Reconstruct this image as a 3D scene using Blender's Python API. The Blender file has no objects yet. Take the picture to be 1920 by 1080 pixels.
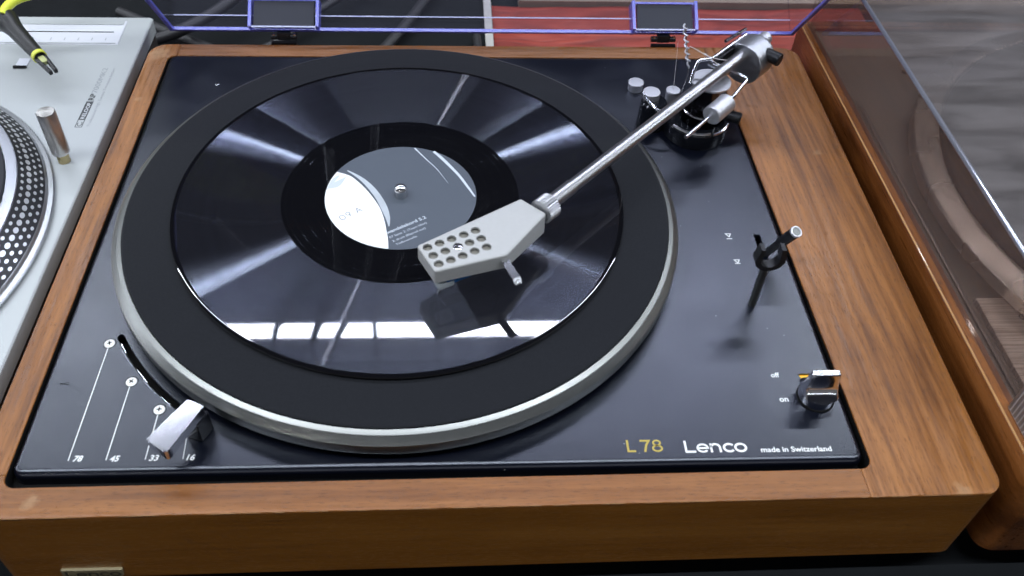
import bpy, bmesh, math, random
from mathutils import Vector, Matrix, Euler
from mathutils.geometry import tessellate_polygon
random.seed(7)
sc = bpy.context.scene
MM = 0.001
R = math.radians
PI = math.pi

# ------------------------------------------------------------------ camera
cam_d = bpy.data.cameras.new('camera')
cam = bpy.data.objects.new('camera', cam_d)
sc.collection.objects.link(cam)
cam.location = (26.0752*MM, -371.5741*MM, 360.572*MM)
cam.rotation_euler = (0.7934, -0.0341, -0.0396)
cam_d.sensor_fit = 'HORIZONTAL'
cam_d.sensor_width = 36.0
cam_d.lens = 36.0*1680.077/1920
cam_d.shift_x = 32.9238/1920
cam_d.shift_y = -115.6288/1920
cam_d.clip_start = 0.01
cam_d.clip_end = 60
cam_d.dof.use_dof = True
cam_d.dof.focus_distance = 0.53
cam_d.dof.aperture_fstop = 14
sc.camera = cam

# ------------------------------------------------------------------ world, exposure
w = bpy.data.worlds.new('World'); sc.world = w; w.use_nodes = True
bg = w.node_tree.nodes['Background']
bg.inputs[0].default_value = (0.80, 0.80, 0.84, 1); bg.inputs[1].default_value = 0.17
sc.view_settings.view_transform = 'Standard'
sc.view_settings.look = 'None'
sc.view_settings.exposure = 0.0
sc.view_settings.gamma = 1.0
sc.cycles.use_denoising = True
sc.cycles.use_light_tree = False
sc.cycles.denoising_input_passes = 'RGB_ALBEDO'
sc.cycles.max_bounces = 10
sc.cycles.transparent_max_bounces = 12
sc.cycles.caustics_reflective = False
sc.cycles.caustics_refractive = False
sc.cycles.sample_clamp_indirect = 3
TUBE_L = 86.0     # radiance of the fluorescent tubes

# ------------------------------------------------------------------ helpers
def V(*a): return Vector(a)
WORLD = {}        # world origin (mm) of every object built

def link(o, parent=None, origin=(0, 0, 0)):
    sc.collection.objects.link(o)
    WORLD[o.name] = Vector(origin)
    if parent is not None:
        o.parent = parent
        o.location = (Vector(origin)-WORLD[parent.name])*MM
    else:
        o.location = Vector(origin)*MM
    return o

def thing(name, label, cat, loc, group=None, kind=None):
    o = bpy.data.objects.new(name, None)
    o.empty_display_size = 0.02
    link(o, None, loc)
    o['label'] = label; o['category'] = cat
    if group: o['group'] = group
    return o

def tag(o, label=None, cat=None, group=None, kind=None):
    if label: o['label'] = label
    if cat: o['category'] = cat
    if group: o['group'] = group
    if kind: o['kind'] = kind
    return o

class MB:
    """collects geometry in world millimetres"""
    def __init__(s): s.v = []; s.f = []
    def add(s, v, f):
        n = len(s.v); s.v += [Vector(x) for x in v]; s.f += [tuple(i+n for i in q) for q in f]; return s
    def build(s, name, mat, parent=None, origin=None, smooth=35, bevel=0, bseg=2, blimit=40):
        if origin is None:
            origin = WORLD[parent.name] if parent is not None else Vector((0, 0, 0))
        origin = Vector(origin)
        me = bpy.data.meshes.new(name)
        me.from_pydata([(x-origin)*MM for x in s.v], [], s.f)
        me.validate()
        bm = bmesh.new(); bm.from_mesh(me)
        bmesh.ops.remove_doubles(bm, verts=bm.verts, dist=1e-6)
        bmesh.ops.recalc_face_normals(bm, faces=bm.faces)
        if bevel:
            es = [e for e in bm.edges if len(e.link_faces) == 2 and e.calc_face_angle(0) > R(blimit)]
            bmesh.ops.bevel(bm, geom=es, offset=bevel*MM, segments=bseg, profile=0.5, affect='EDGES', clamp_overlap=True)
        bm.to_mesh(me); bm.free()
        if smooth:
            me.shade_smooth(); me.set_sharp_from_angle(angle=R(smooth))
        me.materials.append(mat)
        o = bpy.data.objects.new(name, me)
        if smooth:
            wn = o.modifiers.new('weighted_normals', 'WEIGHTED_NORMAL'); wn.keep_sharp = True; wn.weight = 50
        return link(o, parent, origin)

def circle(cx, cy, r, n=32, a0=0, a1=2*PI, closed=True):
    m = n if closed else n+1
    return [(cx+r*math.cos(a0+(a1-a0)*i/n), cy+r*math.sin(a0+(a1-a0)*i/n)) for i in range(m)]

def rrect(x0, y0, x1, y1, r, n=6):
    out = []
    for cx, cy, a in ((x1-r, y0+r, -90), (x1-r, y1-r, 0), (x0+r, y1-r, 90), (x0+r, y0+r, 180)):
        for i in range(n+1):
            t = R(a+90*i/n); out.append((cx+r*math.cos(t), cy+r*math.sin(t)))
    return out

def rpoly(P, r, n=6):
    """round the corners of a CCW polygon"""
    out = []
    rr = r if isinstance(r, (list, tuple)) else [r]*len(P)
    for i, p in enumerate(P):
        if rr[i] == 0: out.append(tuple(p)); continue
        p = Vector(p); a = (Vector(P[i-1])-p).normalized(); b = (Vector(P[(i+1) % len(P)])-p).normalized()
        ang = a.angle(b); d = rr[i]/math.tan(ang/2); c = p+(a+b).normalized()*rr[i]/math.sin(ang/2)
        s = p+a*d-c; e = p+b*d-c
        a0 = math.atan2(s.y, s.x); a1 = math.atan2(e.y, e.x)
        while a1 < a0-PI: a1 += 2*PI
        while a1 > a0+PI: a1 -= 2*PI
        for k in range(n+1):
            t = a0+(a1-a0)*k/n; out.append((c.x+rr[i]*math.cos(t), c.y+rr[i]*math.sin(t)))
    return out

def inset(P, d):
    """inset a CCW convex-ish polygon by d"""
    out = []
    n = len(P)
    for i in range(n):
        a, p, b = Vector(P[i-1]), Vector(P[i]), Vector(P[(i+1) % n])
        u = (p-a).normalized(); v = (b-p).normalized()
        n1 = Vector((-u.y, u.x)); n2 = Vector((-v.y, v.x))
        m = (n1+n2); m = m/max(m.dot(m), 1e-6)*2
        out.append(tuple(p+m*d))
    return out

def face2d(mb, loops, z, flip=False):
    """flat face with holes at height z"""
    L = [[Vector((x, y, 0)) for x, y in lp] for lp in loops]
    flat = [q for lp in L for q in lp]
    tris = tessellate_polygon(L)
    mb.add([(q.x, q.y, z) for q in flat], [tuple(t) for t in tris])

def wall(mb, lp, z0, z1, lp2=None):
    n = len(lp); l2 = lp2 or lp
    mb.add([(x, y, z0) for x, y in lp]+[(x, y, z1) for x, y in l2], [(i, (i+1) % n, n+(i+1) % n, n+i) for i in range(n)])

def prism(mb, outer, z0, z1, holes=(), ch=0, bottom=True):
    if ch:
        top = inset(outer, ch)
        wall(mb, outer, z0, z1-ch); wall(mb, outer, z1-ch, z1, top)
    else:
        top = outer; wall(mb, outer, z0, z1)
    face2d(mb, [top]+list(holes), z1)
    for h in holes: wall(mb, h, z0, z1)
    if bottom: face2d(mb, [outer]+list(holes), z0)
    return mb

def box(mb, x0, y0, z0, x1, y1, z1):
    v = [(x, y, z) for z in (z0, z1) for x, y in ((x0, y0), (x1, y0), (x1, y1), (x0, y1))]
    mb.add(v, [(3, 2, 1, 0), (4, 5, 6, 7), (0, 1, 5, 4), (1, 2, 6, 5), (2, 3, 7, 6), (3, 0, 4, 7)]); return mb

def frame_of(d):
    d = Vector(d).normalized()
    u = d.cross(Vector((0, 0, 1)))
    if u.length < 1e-3: u = Vector((1, 0, 0))
    u.normalize(); v = u.cross(d).normalized()
    return d, u, v

def obox(mb, c, d, l, wd, h, roll=0):
    """box centred at c, length l along d, width wd, height h"""
    d, u, v = frame_of(d); c = Vector(c)
    if roll:
        q = Matrix.Rotation(roll, 3, d); u = q@u; v = q@v
    P = [c+d*l/2*a+u*wd/2*b+v*h/2*e for e in (-1, 1) for a, b in ((-1, -1), (1, -1), (1, 1), (-1, 1))]
    mb.add(P, [(3, 2, 1, 0), (4, 5, 6, 7), (0, 1, 5, 4), (1, 2, 6, 5), (2, 3, 7, 6), (3, 0, 4, 7)]); return mb

def lathe(mb, prof, n=48, c=(0, 0, 0), d=(0, 0, 1)):
    """prof: (radius, height) along axis d from c"""
    d, u, v = frame_of(d) if tuple(d) != (0, 0, 1) else (Vector((0, 0, 1)), Vector((1, 0, 0)), Vector((0, 1, 0)))
    c = Vector(c); vs = []; fs = []
    for r, h in prof:
        for i in range(n):
            a = 2*PI*i/n; vs.append(c+d*h+u*r*math.cos(a)+v*r*math.sin(a))
    for j in range(len(prof)-1):
        for i in range(n):
            a, b = j*n+i, j*n+(i+1) % n
            fs.append((a, b, b+n, a+n))
    mb.add(vs, fs); return mb

def tube(mb, pts, r, n=12, caps=True):
    P = [Vector(p) for p in pts]; rr = r if isinstance(r, (list, tuple)) else [r]*len(P)
    T = []
    for i in range(len(P)):
        t = (P[min(i+1, len(P)-1)]-P[max(i-1, 0)]).normalized(); T.append(t)
    _, u, v = frame_of(T[0]); vs = []; fs = []
    for i, p in enumerate(P):
        if i:
            q = T[i-1].rotation_difference(T[i]); u = q@u; v = q@v
        for k in range(n):
            a = 2*PI*k/n; vs.append(p+u*rr[i]*math.cos(a)+v*rr[i]*math.sin(a))
    for i in range(len(P)-1):
        for k in range(n):
            a, b = i*n+k, i*n+(k+1) % n; fs.append((a, b, b+n, a+n))
    if caps:
        fs.append(tuple(range(n))[::-1]); fs.append(tuple((len(P)-1)*n+k for k in range(n)))
    mb.add(vs, fs); return mb

def smooth_path(P, k=6):
    P = [Vector(p) for p in P]; out = []
    for i in range(len(P)-1):
        p0, p1, p2, p3 = P[max(i-1, 0)], P[i], P[i+1], P[min(i+2, len(P)-1)]
        for j in range(k):
            t = j/k
            out.append(0.5*((2*p1)+(p2-p0)*t+(2*p0-5*p1+4*p2-p3)*t*t+(3*p1-p0-3*p2+p3)*t**3))
    out.append(P[-1]); return out

def bend_path(P, r, k=5):
    """polyline with its corners rounded"""
    P = [Vector(p) for p in P]; out = [P[0]]
    for i in range(1, len(P)-1):
        a = (P[i-1]-P[i]); b = (P[i+1]-P[i]); ra = min(r, a.length*.45, b.length*.45)
        s = P[i]+a.normalized()*ra; e = P[i]+b.normalized()*ra
        for j in range(k+1):
            t = j/k; out.append(s*(1-t)**2+P[i]*2*t*(1-t)+e*t*t)
    out.append(P[-1]); return out

def stroke(mb, pts, wd, M):
    """flat stroke of width wd along 2-D pts, mapped by M (2-D -> world)"""
    P = [Vector(p) for p in pts]; closed = (P[0]-P[-1]).length < 1e-6
    if closed: P = P[:-1]
    n = len(P); Lf = []; Rt = []
    for i in range(n):
        if closed: a, b = P[i-1], P[(i+1) % n]
        else: a, b = P[max(i-1, 0)], P[min(i+1, n-1)]
        u = (P[i]-a).normalized() if (P[i]-a).length > 1e-9 else (b-P[i]).normalized()
        v = (b-P[i]).normalized() if (b-P[i]).length > 1e-9 else u
        m = Vector((-u.y-v.y, u.x+v.x)); m = m/max(m.dot(m), .3)*2 if m.length > 1e-6 else Vector((-u.y, u.x))
        Lf.append(M(P[i]+m*wd/2)); Rt.append(M(P[i]-m*wd/2))
    k = n if closed else n-1
    mb.add(Lf+Rt, [(i, (i+1) % n, n+(i+1) % n, n+i) for i in range(k)])

def arc2(cx, cy, rx, ry, a0, a1, n=18):
    return [(cx+rx*math.cos(R(a0+(a1-a0)*i/n)), cy+ry*math.sin(R(a0+(a1-a0)*i/n))) for i in range(n+1)]

def place(o3, ang=0, z=0, sx=1, sy=1, shear=0):
    ca, sa = math.cos(ang), math.sin(ang)
    def M(p):
        x = p[0]*sx+shear*p[1]; y = p[1]*sy
        return (o3[0]+ca*x-sa*y, o3[1]+sa*x+ca*y, z)
    return M

def text(name, s, mat, parent, x, y, z, height, width=None, ang=0, shear=0, bold=0, spacing=1.0):
    """built-in font, flattened to a thin printed sheet; (x,y) is the left end of the baseline, height = cap height"""
    cu = bpy.data.curves.new(name, 'FONT'); cu.body = s; cu.size = 1; cu.resolution_u = 3
    cu.offset = bold; cu.space_character = spacing
    t = bpy.data.objects.new(name, cu); sc.collection.objects.link(t)
    bpy.context.view_layer.update()
    me = bpy.data.meshes.new_from_object(t)
    bpy.data.objects.remove(t); bpy.data.curves.remove(cu)
    xs = [v.co.x for v in me.vertices]; x0, x1 = min(xs), max(xs)
    cap = 0.73
    k = height/cap; kx = (width/(x1-x0)) if width else k
    org = WORLD[parent.name]; ca, sa = math.cos(ang), math.sin(ang)
    for v in me.vertices:
        px = (v.co.x-x0)*kx+shear*v.co.y*k; py = v.co.y*k
        v.co = (Vector((x+ca*px-sa*py, y+sa*px+ca*py, z))-org)*MM
    me.materials.clear(); me.materials.append(mat); me.name = name
    o = bpy.data.objects.new(name, me)
    link(o, parent, org)
    return o

# ------------------------------------------------------------------ materials
def srgb(r, g, b):
    f = lambda c: (c/255/12.92) if c/255 <= .04045 else ((c/255+.055)/1.055)**2.4
    return (f(r), f(g), f(b), 1)

def new_mat(name):
    m = bpy.data.materials.new(name); m.use_nodes = True
    nt = m.node_tree; b = nt.nodes['Principled BSDF']; return m, nt, b

def nd(nt, t, **kw):
    n = nt.nodes.new(t)
    for k, v in kw.items():
        if hasattr(n, k): setattr(n, k, v)
        else: n.inputs[k].default_value = v
    return n

def simple(name, col, rough=.5, metal=0, spec=.5, coat=0, coat_r=.05, noise=0, nscale=40, bump=0, bscale=900, rough_var=0):
    m, nt, b = new_mat(name)
    b.inputs['Base Color'].default_value = col if len(col) == 4 else (*col, 1)
    b.inputs['Roughness'].default_value = rough; b.inputs['Metallic'].default_value = metal
    b.inputs['Specular IOR Level'].default_value = spec
    b.inputs['Coat Weight'].default_value = coat; b.inputs['Coat Roughness'].default_value = coat_r
    tc = nd(nt, 'ShaderNodeTexCoord')
    if noise or rough_var:
        n = nd(nt, 'ShaderNodeTexNoise'); n.inputs['Scale'].default_value = nscale; n.inputs['Detail'].default_value = 6
        nt.links.new(tc.outputs['Object'], n.inputs['Vector'])
        if noise:
            mx = nd(nt, 'ShaderNodeMix', data_type='RGBA', blend_type='MIX')
            c = b.inputs['Base Color'].default_value
            mx.inputs[6].default_value = (c[0]*(1-noise), c[1]*(1-noise), c[2]*(1-noise), 1)
            mx.inputs[7].default_value = (min(1, c[0]*(1+noise)), min(1, c[1]*(1+noise)), min(1, c[2]*(1+noise)), 1)
            nt.links.new(n.outputs['Fac'], mx.inputs[0]); nt.links.new(mx.outputs[2], b.inputs['Base Color'])
        if rough_var:
            mr = nd(nt, 'ShaderNodeMapRange'); mr.inputs[1].default_value = .3; mr.inputs[2].default_value = .7
            mr.inputs[3].default_value = rough-rough_var; mr.inputs[4].default_value = rough+rough_var
            nt.links.new(n.outputs['Fac'], mr.inputs[0]); nt.links.new(mr.outputs[0], b.inputs['Roughness'])
    if bump:
        n2 = nd(nt, 'ShaderNodeTexNoise'); n2.inputs['Scale'].default_value = bscale; n2.inputs['Detail'].default_value = 3
        nt.links.new(tc.outputs['Object'], n2.inputs['Vector'])
        bp = nd(nt, 'ShaderNodeBump'); bp.inputs['Strength'].default_value = bump; bp.inputs['Distance'].default_value = .0003
        nt.links.new(n2.outputs['Fac'], bp.inputs['Height']); nt.links.new(bp.outputs[0], b.inputs['Normal'])
    return m

def ramp(nt, stops):
    r = nd(nt, 'ShaderNodeValToRGB'); e = r.color_ramp.elements
    while len(e) < len(stops): e.new(.5)
    for q, (p, c) in zip(e, stops): q.position = p; q.color = c if len(c) == 4 else (*c, 1)
    return r

def satin(m, ior=1.5, tint=(1, 1, 1)):
    """dielectric look without the long tails of GGX: diffuse under a Beckmann gloss"""
    nt = m.node_tree; b = nt.nodes['Principled BSDF']; L = nt.links.new
    df = nd(nt, 'ShaderNodeBsdfDiffuse'); g = nd(nt, 'ShaderNodeBsdfAnisotropic'); g.distribution = 'BECKMANN'; g.inputs['Anisotropy'].default_value = 0; g.inputs['Color'].default_value = (*tint, 1)
    fr = nd(nt, 'ShaderNodeFresnel'); fr.inputs[0].default_value = ior; mx = nd(nt, 'ShaderNodeMixShader')
    def cp(src, dst):
        if b.inputs[src].is_linked: L(b.inputs[src].links[0].from_socket, dst)
        else: dst.default_value = b.inputs[src].default_value
    cp('Base Color', df.inputs['Color']); cp('Roughness', g.inputs['Roughness'])
    if b.inputs['Normal'].is_linked:
        q = b.inputs['Normal'].links[0].from_socket
        for t in (df, g, fr): L(q, t.inputs['Normal'])
    L(fr.outputs[0], mx.inputs[0]); L(df.outputs[0], mx.inputs[1]); L(g.outputs[0], mx.inputs[2])
    L(mx.outputs[0], nt.nodes['Material Output'].inputs[0]); return m

def wood(name, axis, dark, mid, light, stripe=0.5, rough=.42, seed=0., stripe_scale=60, wear=None, coat=.25):
    """grain runs along axis ('x' or 'y'); object coordinates in metres"""
    m, nt, b = new_mat(name); L = nt.links.new
    tc = nd(nt, 'ShaderNodeTexCoord'); mp = nd(nt, 'ShaderNodeMapping')
    mp.inputs['Location'].default_value = (seed, seed*1.7, seed*.3)
    L(tc.outputs['Object'], mp.inputs['Vector'])
    st = nd(nt, 'ShaderNodeMapping')
    along, across = (0.05, 1.0)
    st.inputs['Scale'].default_value = (along, across, across) if axis == 'x' else (across, along, across)
    L(mp.outputs[0], st.inputs['Vector'])
    wv = nd(nt, 'ShaderNodeTexNoise'); wv.inputs['Scale'].default_value = 6; wv.inputs['Detail'].default_value = 2
    L(mp.outputs[0], wv.inputs['Vector'])
    vm = nd(nt, 'ShaderNodeVectorMath', operation='MULTIPLY_ADD')
    L(wv.outputs['Color'], vm.inputs[0]); vm.inputs[1].default_value = (.0035, .0035, .0035); L(st.outputs[0], vm.inputs[2])
    n1 = nd(nt, 'ShaderNodeTexNoise'); n1.inputs['Scale'].default_value = stripe_scale; n1.inputs['Detail'].default_value = 3
    n1.inputs['Roughness'].default_value = .55; L(vm.outputs[0], n1.inputs['Vector'])
    n2 = nd(nt, 'ShaderNodeTexNoise'); n2.inputs['Scale'].default_value = 520; n2.inputs['Detail'].default_value = 4
    n2.inputs['Roughness'].default_value = .6; L(vm.outputs[0], n2.inputs['Vector'])
    n3 = nd(nt, 'ShaderNodeTexNoise'); n3.inputs['Scale'].default_value = 14; n3.inputs['Detail'].default_value = 3
    L(mp.outputs[0], n3.inputs['Vector'])
    c1 = ramp(nt, [(.33, dark), (.5, mid), (.66, light)])
    mxf = nd(nt, 'ShaderNodeMath', operation='MULTIPLY_ADD'); L(n1.outputs['Fac'], mxf.inputs[0]); mxf.inputs[1].default_value = stripe*1.6; mxf.inputs[2].default_value = .5-stripe*.8
    ad = nd(nt, 'ShaderNodeMath', operation='MULTIPLY_ADD'); L(n3.outputs['Fac'], ad.inputs[0]); ad.inputs[1].default_value = .3; ad.inputs[2].default_value = -.15
    ad2 = nd(nt, 'ShaderNodeMath', operation='ADD'); L(mxf.outputs[0], ad2.inputs[0]); L(ad.outputs[0], ad2.inputs[1])
    ad3 = nd(nt, 'ShaderNodeMath', operation='MULTIPLY_ADD'); L(n2.outputs['Fac'], ad3.inputs[0]); ad3.inputs[1].default_value = .32; L(ad2.outputs[0], ad3.inputs[2])
    ad4 = nd(nt, 'ShaderNodeMath', operation='SUBTRACT'); L(ad3.outputs[0], ad4.inputs[0]); ad4.inputs[1].default_value = .16
    L(ad4.outputs[0], c1.inputs[0])
    # open pores: short dark dashes along the grain
    ps = nd(nt, 'ShaderNodeMapping'); sc_al, sc_ac = 190, 1900
    ps.inputs['Scale'].default_value = (sc_al, sc_ac, sc_ac) if axis == 'x' else (sc_ac, sc_al, sc_ac)
    L(mp.outputs[0], ps.inputs['Vector'])
    pn = nd(nt, 'ShaderNodeTexNoise'); pn.inputs['Scale'].default_value = 1.0; pn.inputs['Detail'].default_value = 2; L(ps.outputs[0], pn.inputs['Vector'])
    pr = nd(nt, 'ShaderNodeMapRange'); pr.inputs[1].default_value = .57; pr.inputs[2].default_value = .66; L(pn.outputs['Fac'], pr.inputs[0])
    mx = nd(nt, 'ShaderNodeMix', data_type='RGBA', blend_type='MULTIPLY'); L(c1.outputs[0], mx.inputs[6])
    pc = nd(nt, 'ShaderNodeMath', operation='MULTIPLY'); L(pr.outputs[0], pc.inputs[0]); pc.inputs[1].default_value = .45
    L(pc.outputs[0], mx.inputs[0]); mx.inputs[7].default_value = (.25, .2, .16, 1)
    out = mx.outputs[2]
    if wear:       # pale rubbed patches: (x, y, z, radius) in object metres
        for (wx, wy, wz, wr) in wear:
            d = nd(nt, 'ShaderNodeVectorMath', operation='DISTANCE'); d.inputs[1].default_value = (wx, wy, wz)
            dm = nd(nt, 'ShaderNodeVectorMath', operation='MULTIPLY_ADD'); dn = nd(nt, 'ShaderNodeTexNoise'); dn.inputs['Scale'].default_value = 260; dn.inputs['Detail'].default_value = 5
            L(tc.outputs['Object'], dn.inputs['Vector']); L(dn.outputs['Color'], dm.inputs[0]); dm.inputs[1].default_value = (wr*1.8,)*3; 
            of = nd(nt, 'ShaderNodeVectorMath', operation='SUBTRACT'); L(tc.outputs['Object'], of.inputs[0]); of.inputs[1].default_value = (wr*.9,)*3
            L(of.outputs[0], dm.inputs[2]); L(dm.outputs[0], d.inputs[0])
            mr = nd(nt, 'ShaderNodeMapRange'); mr.inputs[1].default_value = wr; mr.inputs[2].default_value = wr*.35; mr.inputs[3].default_value = 0; mr.inputs[4].default_value = .28
            L(d.outputs['Value'], mr.inputs[0])
            mw = nd(nt, 'ShaderNodeMix', data_type='RGBA'); L(mr.outputs[0], mw.inputs[0]); L(out, mw.inputs[6]); mw.inputs[7].default_value = (.48, .32, .17, 1)
            out = mw.outputs[2]
    L(out, b.inputs['Base Color'])
    rr = nd(nt, 'ShaderNodeMapRange'); rr.inputs[1].default_value = .35; rr.inputs[2].default_value = .65; rr.inputs[3].default_value = rough-.06; rr.inputs[4].default_value = rough+.12
    L(n2.outputs['Fac'], rr.inputs[0]); L(rr.outputs[0], b.inputs['Roughness'])
    b.inputs['Coat Weight'].default_value = coat; b.inputs['Coat Roughness'].default_value = .3
    bp = nd(nt, 'ShaderNodeBump'); bp.inputs['Strength'].default_value = .35; bp.inputs['Distance'].default_value = .00025
    sub = nd(nt, 'ShaderNodeMath', operation='SUBTRACT'); L(n2.outputs['Fac'], sub.inputs[0]); L(pr.outputs[0], sub.inputs[1])
    L(sub.outputs[0], bp.inputs['Height']); L(bp.outputs[0], b.inputs['Normal'])
    return satin(m, 1.5)

teak_d, teak_m, teak_l = (.125, .042, .008), (.225, .082, .015), (.305, .120, .027)
M_wood_x = wood('teak_veneer_across', 'x', teak_d, teak_m, teak_l, .45, seed=.3, wear=[(-.153, -.173, .0, .004)])
M_wood_side = wood('teak_veneer_board', 'y', teak_d, teak_m, teak_l, .5, seed=1.3, stripe_scale=230, wear=[(.258, -.1765, 0, .005), (.262, .06, 0, .003), (-.175, .168, 0, .009), (-.1765, .115, 0, .003)])
M_wood_front = wood('teak_front_panel', 'x', (.20, .072, .008), (.265, .099, .012), (.32, .128, .020), .35, seed=2.2, rough=.45, coat=0)
M_wood_right = wood('walnut_red_veneer', 'y', (.10, .030, .007), (.20, .066, .015), (.30, .11, .03), .6, seed=4.1, rough=.33, coat=.5)
M_edge = simple('worn_veneer_edge', (.36, .20, .085), .5, noise=.4, nscale=300)

def deck_material():
    m, nt, b = new_mat('black_deck_paint'); L = nt.links.new
    tc = nd(nt, 'ShaderNodeTexCoord')
    n = nd(nt, 'ShaderNodeTexNoise'); n.inputs['Scale'].default_value = 22; n.inputs['Detail'].default_value = 7; n.inputs['Distortion'].default_value = .6; L(tc.outputs['Object'], n.inputs['Vector'])
    mr = nd(nt, 'ShaderNodeMapRange'); mr.inputs[1].default_value = .3; mr.inputs[2].default_value = .7; mr.inputs[3].default_value = .31; mr.inputs[4].default_value = .36
    L(n.outputs['Fac'], mr.inputs[0]); L(mr.outputs[0], b.inputs['Roughness'])
    v = nd(nt, 'ShaderNodeTexVoronoi'); v.inputs['Scale'].default_value = 130; L(tc.outputs['Object'], v.inputs['Vector'])
    v.inputs['Randomness'].default_value = 1
    lt = nd(nt, 'ShaderNodeMath', operation='LESS_THAN'); L(v.outputs['Distance'], lt.inputs[0]); lt.inputs[1].default_value = .035
    vc = nd(nt, 'ShaderNodeSeparateColor'); L(v.outputs['Color'], vc.inputs[0])
    g = nd(nt, 'ShaderNodeMath', operation='GREATER_THAN'); L(vc.outputs[0], g.inputs[0]); g.inputs[1].default_value = .65
    mu = nd(nt, 'ShaderNodeMath', operation='MULTIPLY'); L(lt.outputs[0], mu.inputs[0]); L(g.outputs[0], mu.inputs[1])
    mx = nd(nt, 'ShaderNodeMix', data_type='RGBA'); L(mu.outputs[0], mx.inputs[0]); mx.inputs[6].default_value = (.0035, .0045, .009, 1); mx.inputs[7].default_value = (.4, .4, .38, 1)
    L(mx.outputs[2], b.inputs['Base Color'])
    b.inputs['Specular IOR Level'].default_value = .75; b.inputs['IOR'].default_value = 1.7
    f = nd(nt, 'ShaderNodeTexNoise'); f.inputs['Scale'].default_value = 2600; f.inputs['Detail'].default_value = 2; L(tc.outputs['Object'], f.inputs['Vector'])
    bp = nd(nt, 'ShaderNodeBump'); bp.inputs['Strength'].default_value = .12; bp.inputs['Distance'].default_value = .0001
    L(f.outputs['Fac'], bp.inputs['Height']); L(bp.outputs[0], b.inputs['Normal'])
    return m
M_deck = satin(deck_material(), 1.68, (.88, .93, 1.04))
M_black = simple('black_satin', (.006, .0065, .008), .38, spec=.35)
M_blackgloss = simple('black_gloss', (.008, .009, .012), .12)
M_recess = simple('black_recess', (.003, .003, .003), .8, spec=.2)
M_blackplastic = simple('black_plastic', (.008, .0085, .010), .42, noise=.2)
M_print = simple('white_print', (.80, .81, .80), .55, noise=.1, nscale=900)
M_gold = simple('ochre_print', (.42, .33, .06), .5, noise=.15, nscale=900)
M_chrome = simple('chrome', (.74, .75, .78), .12, 1)
M_chrome2 = simple('worn_chrome', (.66, .66, .67), .2, 1)
M_dchrome = simple('dark_nickel', (.30, .31, .33), .25, 1)
M_greypaint = simple('grey_hammered_paint', (.39, .395, .385), .45, noise=.05, nscale=400, bump=.15, bscale=1500)
M_yellow = simple('yellow_enamel', (.75, .40, .01), .4)
M_cream = simple('cream_enamel', (.60, .56, .42), .45)

def aniso_metal(name, col, rough, an, noise_scale=700, bump=.05, radial=True):
    m, nt, b = new_mat(name); L = nt.links.new
    b.inputs['Base Color'].default_value = (*col, 1); b.inputs['Metallic'].default_value = 1
    b.inputs['Roughness'].default_value = rough; b.inputs['Anisotropic'].default_value = an
    if radial:
        t = nd(nt, 'ShaderNodeTangent', direction_type='RADIAL', axis='Z'); L(t.outputs[0], b.inputs['Tangent'])
    tc = nd(nt, 'ShaderNodeTexCoord'); n = nd(nt, 'ShaderNodeTexNoise'); n.inputs['Scale'].default_value = noise_scale; L(tc.outputs['Object'], n.inputs['Vector'])
    mr = nd(nt, 'ShaderNodeMapRange'); mr.inputs[3].default_value = rough*.8; mr.inputs[4].default_value = rough*1.25; L(n.outputs['Fac'], mr.inputs[0]); L(mr.outputs[0], b.inputs['Roughness'])
    return m
M_platter = aniso_metal('turned_aluminium', (.27, .28, .27), .38, .35)
M_platter.node_tree.nodes['Principled BSDF'].inputs['Metallic'].default_value = 1
M_armtube = simple('brushed_arm_steel', (.46, .46, .465), .30, 1)
M_alu = simple('plain_aluminium', (.62, .63, .65), .42, .85, noise=.08, nscale=300)
M_mat = satin(simple('rubber_mat', (.0105, .0115, .014), .6, noise=.3, nscale=900, bump=.2, bscale=2500), 1.17)

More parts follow.
